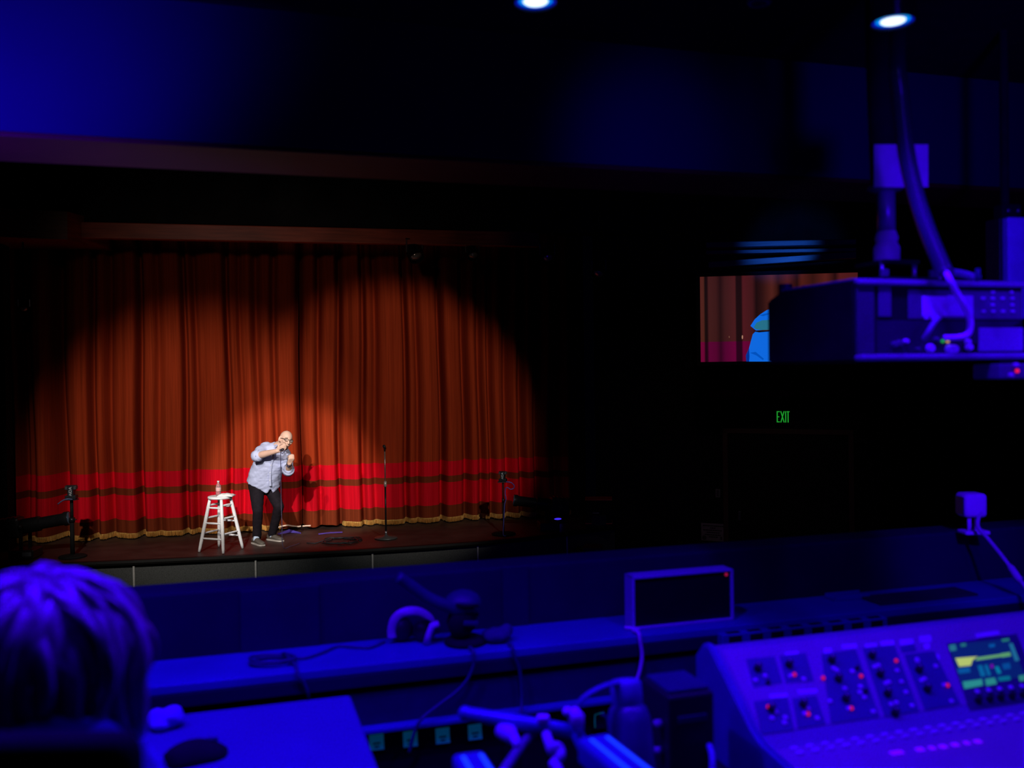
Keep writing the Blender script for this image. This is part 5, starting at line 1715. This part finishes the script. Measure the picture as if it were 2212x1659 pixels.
# ------------------------------------------------------------------ downlights
LENSG = glow('lamp_white', (0.80, 0.97, 1.0), 1.6)
RING1 = glow('trim_glow_cyan', (0.0, 0.30, 1.0), 0.9)  # both rings glow in place of lens light caught by the inner trim
RING2 = glow('trim_glow_blue', (0.0, 0.015, 0.85), 0.55)
for nm, P in (('cylindrical ceiling downlight with a glowing white-blue lens above the middle of the booth', LAMP_A), ('cylindrical ceiling downlight with a glowing white-blue lens above the projector', LAMP_B)):
    T = thing('downlight', nm, 'ceiling light', V((P.x, P.y, 4.05)), 0, 'blue ceiling downlights')
    R_ = 0.040
    b0z = P.z - 4.05
    MB().lathe([(R_, b0z), (R_ * 1.02, b0z + 0.004), (R_ * 1.02, 0), (0.0, 0), (0, -0.004), (R_ * 0.93, b0z + 0.05), (R_ * 0.93, b0z + 0.001), (R_, b0z)], 40, None, False).build('housing', mat('gloss_black_housing', (0.02, 0.02, 0.03), 0.25), T, smooth=True, local=True, angle=35)
    MB().lathe([(0, b0z + 0.004), (R_ * 0.56, b0z + 0.004), (R_ * 0.5, b0z + 0.002), (0, b0z - 0.001)], 32).build('lens', LENSG, T, smooth=True, local=True)
    MB().lathe([(R_ * 0.56, b0z + 0.006), (R_ * 0.76, b0z + 0.005), (R_ * 0.76, b0z + 0.008), (R_ * 0.56, b0z + 0.008)], 32).build('inner_glow_ring', RING1, T, smooth=True, local=True)
    MB().lathe([(R_ * 0.76, b0z + 0.006), (R_ * 0.93, b0z + 0.004), (R_ * 0.93, b0z + 0.008), (R_ * 0.76, b0z + 0.008)], 32).build('outer_glow_ring', RING2, T, smooth=True, local=True)
# a dark one, unlit, at the top edge
p = at(1640, 8, 1.9)
T = thing('unlit_downlight', 'dark unlit ceiling downlight between the two glowing ones', 'ceiling light', V((p.x, p.y, 4.05)))
b0z = p.z - 4.05
MB().lathe([(0.022, b0z), (0.024, b0z + 0.004), (0.024, 0), (0, 0), (0, -0.004), (0.017, b0z + 0.03), (0.018, b0z), (0.022, b0z)], 28, None, False).build('housing', mat('dark_satin_housing', (0.10, 0.10, 0.14), 0.4), T, smooth=True, local=True, angle=35)
MB().lathe([(0, b0z + 0.01), (0.018, b0z + 0.01), (0.018, b0z + 0.014), (0, b0z + 0.014)], 20).build('lens', BLACKM, T, smooth=True, local=True)

# ------------------------------------------------------------------ pale-topped cabinet, tissue and mouse at lower left
zk = CAMZ - 0.72
kb0, kb1 = on_z(388, 1542, zk), on_z(762, 1511, zk)
KF = basis(V((kb0.x, kb0.y, 0)), bu, bn, UP)
kw = (kb1 - kb0).dot(bu)
cab = thing('equipment_cabinet', 'wide cabinet with a plain pale top lit blue, beside the person with shaggy hair', 'cabinet', KF @ V((kw / 2, -0.25, BF)), rad(BA))
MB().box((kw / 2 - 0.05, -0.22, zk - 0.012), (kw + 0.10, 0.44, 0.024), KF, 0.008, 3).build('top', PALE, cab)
MB().box((kw / 2 - 0.05, -0.22, (zk - 0.024 + BF) / 2), (kw + 0.06, 0.40, zk - 0.024 - BF), KF, 0.004).build('carcass', BLACKM, cab)
MB().box((kw / 2 - 0.05, -0.427, (zk - 0.05 + BF) / 2), (kw, 0.012, zk - BF - 0.12), KF, 0.003).build('door', BLACKP, cab)
tp_ = on_z(354, 1574, zk)
mb = MB().ell(tp_ + V((-0.014, 0, 0.018)), (0.020, 0.022, 0.020)).ell(tp_ + V((0.014, 0.006, 0.019)), (0.026, 0.026, 0.022)).ell(tp_ + V((0, -0.012, 0.010)), (0.020, 0.02, 0.012))
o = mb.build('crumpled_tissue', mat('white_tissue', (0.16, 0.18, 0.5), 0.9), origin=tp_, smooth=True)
remesh(o, 0.003, 5, 0.5, lambda p: 0.0035 * noise.noise(p * 55))
o.data.transform(Matrix.Translation(V((0, 0, -min(v.co.z for v in o.data.vertices)))))
tag(o, 'crumpled white tissue on the back corner of the pale cabinet top', 'tissue')
mp2 = on_z(424, 1640, zk)
T = thing('computer_mouse', 'dark rounded computer mouse at the left edge of the pale cabinet top', 'computer mouse', mp2, rad(30))
mb = MB()
rg = []
for t in np.linspace(0, 1, 12):
    x = -0.058 + 0.116 * t
    w_ = 0.034 * math.sqrt(max(0.02, 1 - (2 * t - 1) ** 4))
    h_ = 0.038 * math.sin(math.pi * min(1, 0.15 + t * 0.8)) ** 0.7
    rg.append([V((x, w_ * math.cos(a), max(0.0, h_ * math.sin(a)) if math.sin(a) > 0 else 0.0)) for a in (2 * math.pi * k / 20 for k in range(20))])
mb.ring_loft(rg).build('shell', BLACKM, T, smooth=True, local=True)
MB().tube([(0.02, 0, 0.034), (0.04, 0, 0.030)], 0.004, 8).build('scroll_wheel', DCB, T, smooth=True, local=True)

# ------------------------------------------------------------------ folding metal stand between cabinet and console
ALU = mat('blue_anodised_metal', (0.05, 0.08, 0.34), 0.32, 0.15, var=0.04)
GLEAM = mat('cyan_reflection', (0.10, 0.55, 0.75), 0.3, var=0.05, emit=(0.0, 0.05, 0.16), estr=1.0)  # reflections on the polished arms, laid on as faintly glowing strips
zr = CAMZ - 0.585
r1a, r2a = on_z(1010, 1622, zr), on_z(1280, 1586, zr)
stand = thing('folding_stand', 'folding metal stand with two square arms painted with reflections and a crossbar in front of the counter', 'stand', V(((r1a.x + r2a.x) / 2, (r1a.y + r2a.y) / 2, BF)), rad(BA))
for px, py, dxn in ((1010, 1622, 0.0), (1280, 1586, 0.0)):
    a = on_z(px, py, zr)
    dirv = (-bn * 0.95 + bu * (-0.02 if px < 1100 else 0.05) + UP * 0.02).normalized()
    xs = dirv.cross(UP).normalized()
    zs_ = xs.cross(dirv)
    A = basis(a, -xs, dirv, zs_)
    arm = MB().box((0, 0.19, -0.022), (0.052 if px < 1100 else 0.058, 0.38, 0.044), A, 0.009, 3).build('arm', ALU, stand)
    for sx in (-0.012, 0.016):
        MB().box((sx, 0.20, 0.0006), (0.006, 0.36, 0.0016), A).build('reflection_stripe', GLEAM, arm)
    MB().box((0, 0.34, (BF - a.z) / 2 - 0.02), (0.03, 0.03, a.z - BF - 0.04), A.to_translation().to_3d() and Matrix.Translation(a) @ Matrix.Rotation(rad(BA), 4, 'Z') @ Matrix.Translation(V((0, -0.68, 0))), 0.003).build('leg', BLACKG, stand)
xb0, xb1 = at(1005, 1541, 1.70), at(1245, 1581, 1.62)
cbr = MB().tube([xb0, xb0.lerp(xb1, 0.03), xb0.lerp(xb1, 0.5), xb1], [0.010, 0.0125, 0.0135, 0.0125], 14).build('crossbar', ALU, stand, smooth=True)
MB().ell(xb0, (0.0135, 0.0135, 0.0135)).build('end_cap', ALU, cbr, smooth=True)
MB().tube([xb1, xb1 + V((0.02, -0.05, -0.03)), r2a + V((0.01, -0.02, -0.02))], 0.012, 12).build('strut', ALU, stand, smooth=True)
MB().tube([at(1152, 1582, 1.66), at(1125, 1612, 1.62), at(1092, 1659, 1.55), at(1060, 1710, 1.5)], 0.0085, 10).build('strut', mat('dark_anodised_metal', (0.14, 0.15, 0.24), 0.4, 0.2), stand, smooth=True)
PKN = mat('pale_violet_plastic', (0.55, 0.42, 0.75), 0.4)
MB().tube([at(1237, 1532, 1.60), at(1245, 1550, 1.60), at(1252, 1580, 1.60)], [0.009, 0.0145, 0.008], 12).ell(at(1226, 1537, 1.60), (0.0085, 0.0085, 0.008)).build('clamp_knob', PKN, stand, smooth=True)
MB().box((0, 0, 0), (0.022, 0.016, 0.014), Matrix.Translation(at(1173, 1553, 1.63)), 0.004).build('clamp_knob', PKN, stand)
MB().tube([at(1082, 1578, 1.66), at(1100, 1585, 1.64), at(1114, 1602, 1.62)], [0.013, 0.016, 0.008], 14).tube([at(1112, 1596, 1.62), at(1116, 1612, 1.60)], [0.009, 0.006], 10).build('hinge_joint', mat('violet_blue_hinge', (0.36, 0.30, 0.60), 0.4), stand, smooth=True)
# cable loops beside the arm
cable([at(1180, 1586, 1.5), at(1186, 1605, 1.48), at(1192, 1622, 1.47), at(1200, 1612, 1.46), at(1209, 1618, 1.46), at(1211, 1634, 1.45), at(1200, 1645, 1.45), at(1196, 1652, 1.44), at(1206, 1662, 1.43), at(1198, 1690, 1.42)], 0.0075, mat('bright_blue_cord', (0.34, 0.30, 0.55), 0.5),
      'thick pale cord bunched in loops left of the larger metal arm')

# ------------------------------------------------------------------ bottle and dark boxes right of the stand
bt = at(1372, 1659, 1.62)
tb = CAMZ - 0.83
bz = at(1350, 1466, 1.66)
bdir = (bz - V((bt.x + 0.008, bt.y - 0.01, tb))).normalized()
bb = bz - bdir * 0.27
Zb = bdir
Xb = Zb.cross(V((0, 1, 0))).normalized()
Yb = Zb.cross(Xb)
Rb = Matrix((Xb, Yb, Zb)).transposed()
T = thing('drinks_flask', 'dark tall flask with a carry strap leaning in front of the black device', 'flask', bb, rot=Rb)
FLK = mat('dark_flask_coating', (0.05, 0.055, 0.16), 0.35, spec=0.5)
MB().lathe([(0, 0), (0.036, 0), (0.039, 0.006), (0.039, 0.20), (0.034, 0.218), (0.027, 0.226), (0.0, 0.226)], 28).build('flask_body', FLK, T, smooth=True, local=True, angle=50)
MB().lathe([(0, 0.224), (0.026, 0.224), (0.028, 0.230), (0.0285, 0.262), (0.024, 0.268), (0, 0.27)], 28).build('cap', mat('blue_grey_cap', (0.10, 0.10, 0.34), 0.4), T, smooth=True, local=True, angle=50)
MB().tube(smooth_pts([at(1336, 1474, 1.64), at(1310, 1480, 1.63), at(1280, 1494, 1.62), at(1256, 1512, 1.62), at(1245, 1530, 1.63)]), 0.007, 8, flat=0.5).build('strap', mat('blue_strap', (0.05, 0.06, 0.26), 0.6), T, smooth=True)
# black device with a slotted face
dv0 = at(1412, 1478, 1.78)
T = thing('black_device', 'upright black box with a dim front strip between the flask and the mixing console', 'electronics', V((dv0.x + 0.045, dv0.y, BF)), rad(BA))
hD = dv0.z - BF
MB().box((0, 0, hD / 2), (0.095, 0.12, hD), None, 0.006).build('case', BLACKP, T, local=True)
MB().box((0.0, -0.062, hD - 0.045), (0.06, 0.004, 0.012), Matrix.Rotation(rad(0), 4, 'Y'), 0.001).build('front_strip', DL, T, local=True)
MB().box((0, 0, hD + 0.004), (0.085, 0.10, 0.008), None, 0.003).build('top_cover', mat('blue_grey_cover', (0.02, 0.025, 0.08), 0.45), T, local=True)
for k in range(3):
    MB().cyl((-0.05, -0.03, hD - 0.06 - k * 0.05), (-0.062, -0.03, hD - 0.06 - k * 0.05), 0.008 - k * 0.001).build('side_button', mat('blue_grey_button', (0.26, 0.26, 0.38), 0.4), T, smooth=True, local=True)
# teal-edged card and cable near the crossbar
p = BO @ (fpl(1296, 1556, 0.007) + V((0, 0.0, 0)))
T = thing('card_holder', 'small dark card holder with a teal edge behind the clamp of the metal stand', 'holder', p, rad(BA))
MB().box((0, 0.006, 0), (0.036, 0.008, 0.05), None, 0.002).build('back_plate', BLACKP, T, local=True)
MB().tube([(-0.014, 0, -0.018), (-0.015, 0, 0.0), (-0.014, 0, 0.016), (0.0, 0, 0.019), (0.012, 0, 0.020)], 0.0016, 6).build('edge_line', mat('teal_edge', (0.02, 0.35, 0.30), 0.4, emit=(0.0, 0.03, 0.04)), T, smooth=True, local=True)
cable([at(1300, 1542, 1.74), at(1312, 1556, 1.74), at(1318, 1576, 1.74), at(1319, 1595, 1.73), at(1316, 1640, 1.7)], 0.004, DCB, 'thin dark cable curving down between the card holder and the flask')
cable([at(1532, 1610, 1.72), at(1538, 1630, 1.7), at(1539, 1660, 1.68), at(1534, 1720, 1.66)], 0.006, mat('teal_blue_cord', (0.10, 0.22, 0.35), 0.5), 'short teal blue cord hanging beside the left side of the mixing console')

# ------------------------------------------------------------------ the person with shaggy hair, seen from behind
HY = 1.05
hc = at(82, 1428, HY)
pers = thing('person', 'person seen from behind with shaggy light hair, seated at the lower left', 'person', V((hc.x, hc.y + 0.1, BF)))
mb = MB()
mb.ell(hc + V((0, 0.01, -0.01)), (0.078, 0.098, 0.105)).ell(hc + V((0, 0.075, -0.055)), (0.058, 0.045, 0.075))
mb.ell(hc + V((0, 0.122, -0.045)), (0.013, 0.018, 0.02)).ell(hc + V((0, 0.112, -0.085)), (0.022, 0.01, 0.010)).ell(hc + V((0, 0.10, -0.12)), (0.03, 0.03, 0.025))
for sx in (-1, 1):
    mb.ell(hc + V((sx * 0.08, 0.01, -0.04)), (0.012, 0.022, 0.034)).ell(hc + V((sx * 0.03, 0.108, -0.02)), (0.013, 0.01, 0.008))
nk = hc + V((0, -0.06, -0.16))
mb.capsule(nk, hc + V((0, -0.01, -0.06)), 0.06, 0.058)
mb.capsule(nk + V((-0.14, -0.02, -0.05)), nk + V((0.14, -0.02, -0.05)), 0.07, 0.07)
pv = V((nk.x, nk.y + 0.03, BF + 0.55))
mb.capsule(nk + V((0, 0, -0.06)), pv, 0.13, 0.14)
pbody_j = {}
for sx in (-1, 1):
    sh_ = nk + V((sx * 0.112, -0.02, -0.07))
    el = sh_ + V((-sx * 0.01, 0.09, -0.26))
    wr = el + V((-sx * 0.06, 0.22, 0.05))
    mb.capsule(sh_, el, 0.050, 0.040).capsule(el, wr, 0.042, 0.028)
    hand(wr, V((-sx * 0.15, 1, 0.1)), V((0, 0, -1)), -sx if sx < 0 else -1, ((0.35, 0.5, 0.3),) * 4)
    hip = pv + V((sx * 0.09, 0, 0.0))
    kn = hip + V((sx * 0.06, 0.36, 0.02))
    an = V((kn.x, kn.y - 0.06, BF + 0.09))
    mb.capsule(hip, kn, 0.085, 0.060).capsule(kn, an, 0.058, 0.04)
    mb.capsule(V((an.x, an.y - 0.03, BF + 0.04)), V((an.x, an.y + 0.14, BF + 0.032)), 0.04, 0.03)
    pbody_j[sx] = (sh_, el, wr, hip, kn, an)
bd = mb.build('body', SKIN, pers)
remesh(bd, 0.0075, 3, 0.4)
# garment and trousers
GARM = mat('dark_blue_knit', (0.06, 0.07, 0.34), 0.85, var=0.15, scale=40)
mb = MB()
mb.capsule(nk + V((-0.13, -0.03, -0.05)), nk + V((0.13, -0.03, -0.05)), 0.09, 0.09)
mb.capsule(nk + V((0, 0.02, -0.06)), pv + V((0, 0.02, 0.06)), 0.145, 0.14)
mb.capsule(nk + V((0, -0.02, -0.03)), nk + V((0, 0.0, 0.03)), 0.085, 0.072)
for sx in (-1, 1):
    sh_, el, wr, hip, kn, an = pbody_j[sx]
    mb.capsule(sh_, el, 0.062, 0.052).capsule(el, el.lerp(wr, 0.8), 0.056, 0.045)
gm_ = mb.build('jumper', GARM, pers)
remesh(gm_, 0.011, 5, 0.5, lambda p: 0.007 * noise.noise(V((p.x * 9, p.y * 9, p.z * 22))))
mb = MB()
for sx in (-1, 1):
    sh_, el, wr, hip, kn, an = pbody_j[sx]
    mb.capsule(hip, kn, 0.105, 0.08).capsule(kn, an, 0.08, 0.06)
mb.capsule(pbody_j[-1][3], pbody_j[1][3], 0.13, 0.13)
remesh(mb.build('trousers', TROUS, pers), 0.013, 4)
ck = V((hc.x - 0.01, hc.y - 0.055, hc.z - 0.075))          # hood lying in folds behind the neck
mb = MB()
for rr_, rz_, th_2 in ((0.128, 0.0, 0.026), (0.105, 0.026, 0.024), (0.15, -0.034, 0.03)):
    pts = [ck + V((rr_ * 0.98 * math.cos(a), rr_ * 0.62 * math.sin(a), rz_ + 0.012 * math.sin(a * 2 + rr_ * 30) - 0.02 * abs(math.cos(a)))) for a in (2 * math.pi * k / 40 for k in range(41))]
    mb.tube(pts, th_2, 12)
hood = mb.build('hood', GARM, pers, smooth=True)
remesh(hood, 0.007, 5, 0.5, lambda p: 0.006 * noise.noise(V((p.x * 14, p.y * 20, p.z * 30))))
# hair: cap and many locks
HAIR = mat('light_shaggy_hair', (0.27, 0.16, 0.28), 0.38, var=0.6, scale=26, stretch=(1.6, 1.6, 0.25), spec=0.5)
mb = MB()
random.seed(5)
RX, RY, RZ = 0.099, 0.108, 0.090
mb.ell(hc + V((0, 0.0, 0.0)), (RX * 0.97, RY * 0.97, RZ * 0.97), None, 28, 18)


def lock(az, t0, t1, lift, r, sway):
    pts = []
    n = 12
    for k in range(n):
        t = t0 + (t1 - t0) * k / (n - 1)
        f = 1.0 + lift * math.sin(math.pi * min(1, (k + 1) / n)) * 1.0
        a = az + sway * math.sin(k / n * 3.0)
        if t < 1.75:
            p = hc + V((RX * f * math.sin(t) * math.cos(a), RY * f * math.sin(t) * math.sin(a), RZ * f * math.cos(t)))
        else:
            e = t - 1.75
            p = hc + V((RX * f * math.sin(1.75) * math.cos(a) * (1 + 0.22 * e), RY * f * math.sin(1.75) * math.sin(a) * (1 + 0.2 * e), RZ * math.cos(1.75) - 0.10 * e))
        pts.append(p)
    rs = [r * (0.55 + 0.45 * math.sin(math.pi * min(1, 0.25 + 0.75 * k / (n - 1)))) for k in range(n)]
    mb.tube(pts, rs, 7, flat=0.55)


for i in range(190):
    az = random.uniform(0, 2 * math.pi)
    back = -math.sin(az)
    t0 = random.uniform(0.05, 1.15)
    t1 = random.uniform(1.75, 2.5) if math.sin(az) < 0.65 else random.uniform(1.1, 1.35)
    lock(az, t0, t1, random.uniform(0.02, 0.24), random.uniform(0.007, 0.0135), random.uniform(-0.35, 0.35))
for i in range(60):
    az = random.uniform(math.pi * 0.95, math.pi * 2.05)
    lock(az, random.uniform(0.1, 0.9), random.uniform(1.5, 2.5), random.uniform(0.12, 0.36), random.uniform(0.005, 0.010), random.uniform(-0.6, 0.6))
mb.build('hair', HAIR, pers, smooth=True)
# high chair back in front of the person
CY = 0.80
ch_top = at(110, 1594, CY)
T = thing('office_chair', 'black high-backed chair behind the seated person with shaggy hair', 'chair', V((hc.x - 0.02, 0.85, BF)))
xr = at(292, 1640, CY).x
cwid = 0.46
CHX = xr - cwid / 2
hb = ch_top.z
MB().box((CHX, CY + 0.01, (hb + BF + 0.42) / 2), (cwid, 0.05, hb - BF - 0.42), None, 0.022, 4).build('backrest', BLACKM, T, smooth=True, angle=50)
MB().box((CHX, 1.05, BF + 0.375), (cwid + 0.04, 0.46, 0.06), None, 0.025, 3).build('seat', BLACKM, T, smooth=True, angle=50)
MB().cyl((CHX, 1.04, BF + 0.08), (CHX, 1.04, BF + 0.35), 0.03).build('column', BLACKG, T, smooth=True)
MB().box((CHX, 0.83, BF + 0.40), (0.08, 0.06, 0.14), None, 0.006).build('back_bracket', BLACKG, T)
for k in range(5):
    a = 2 * math.pi * k / 5 + 0.3
    e = V((CHX + 0.22 * math.cos(a), 1.00 + 0.20 * math.sin(a), BF + 0.075))
    lg = MB().tube([V((CHX, 1.02, BF + 0.10)), e], [0.022, 0.014], 10).build('leg', BLACKG, T, smooth=True)
    MB().cyl(e + V((-0.012, 0, -0.047)), e + V((0.012, 0, -0.047)), 0.028).cyl(e + V((0, 0, -0.03)), e, 0.008).build('caster', BLACKP, lg, smooth=True, angle=40)
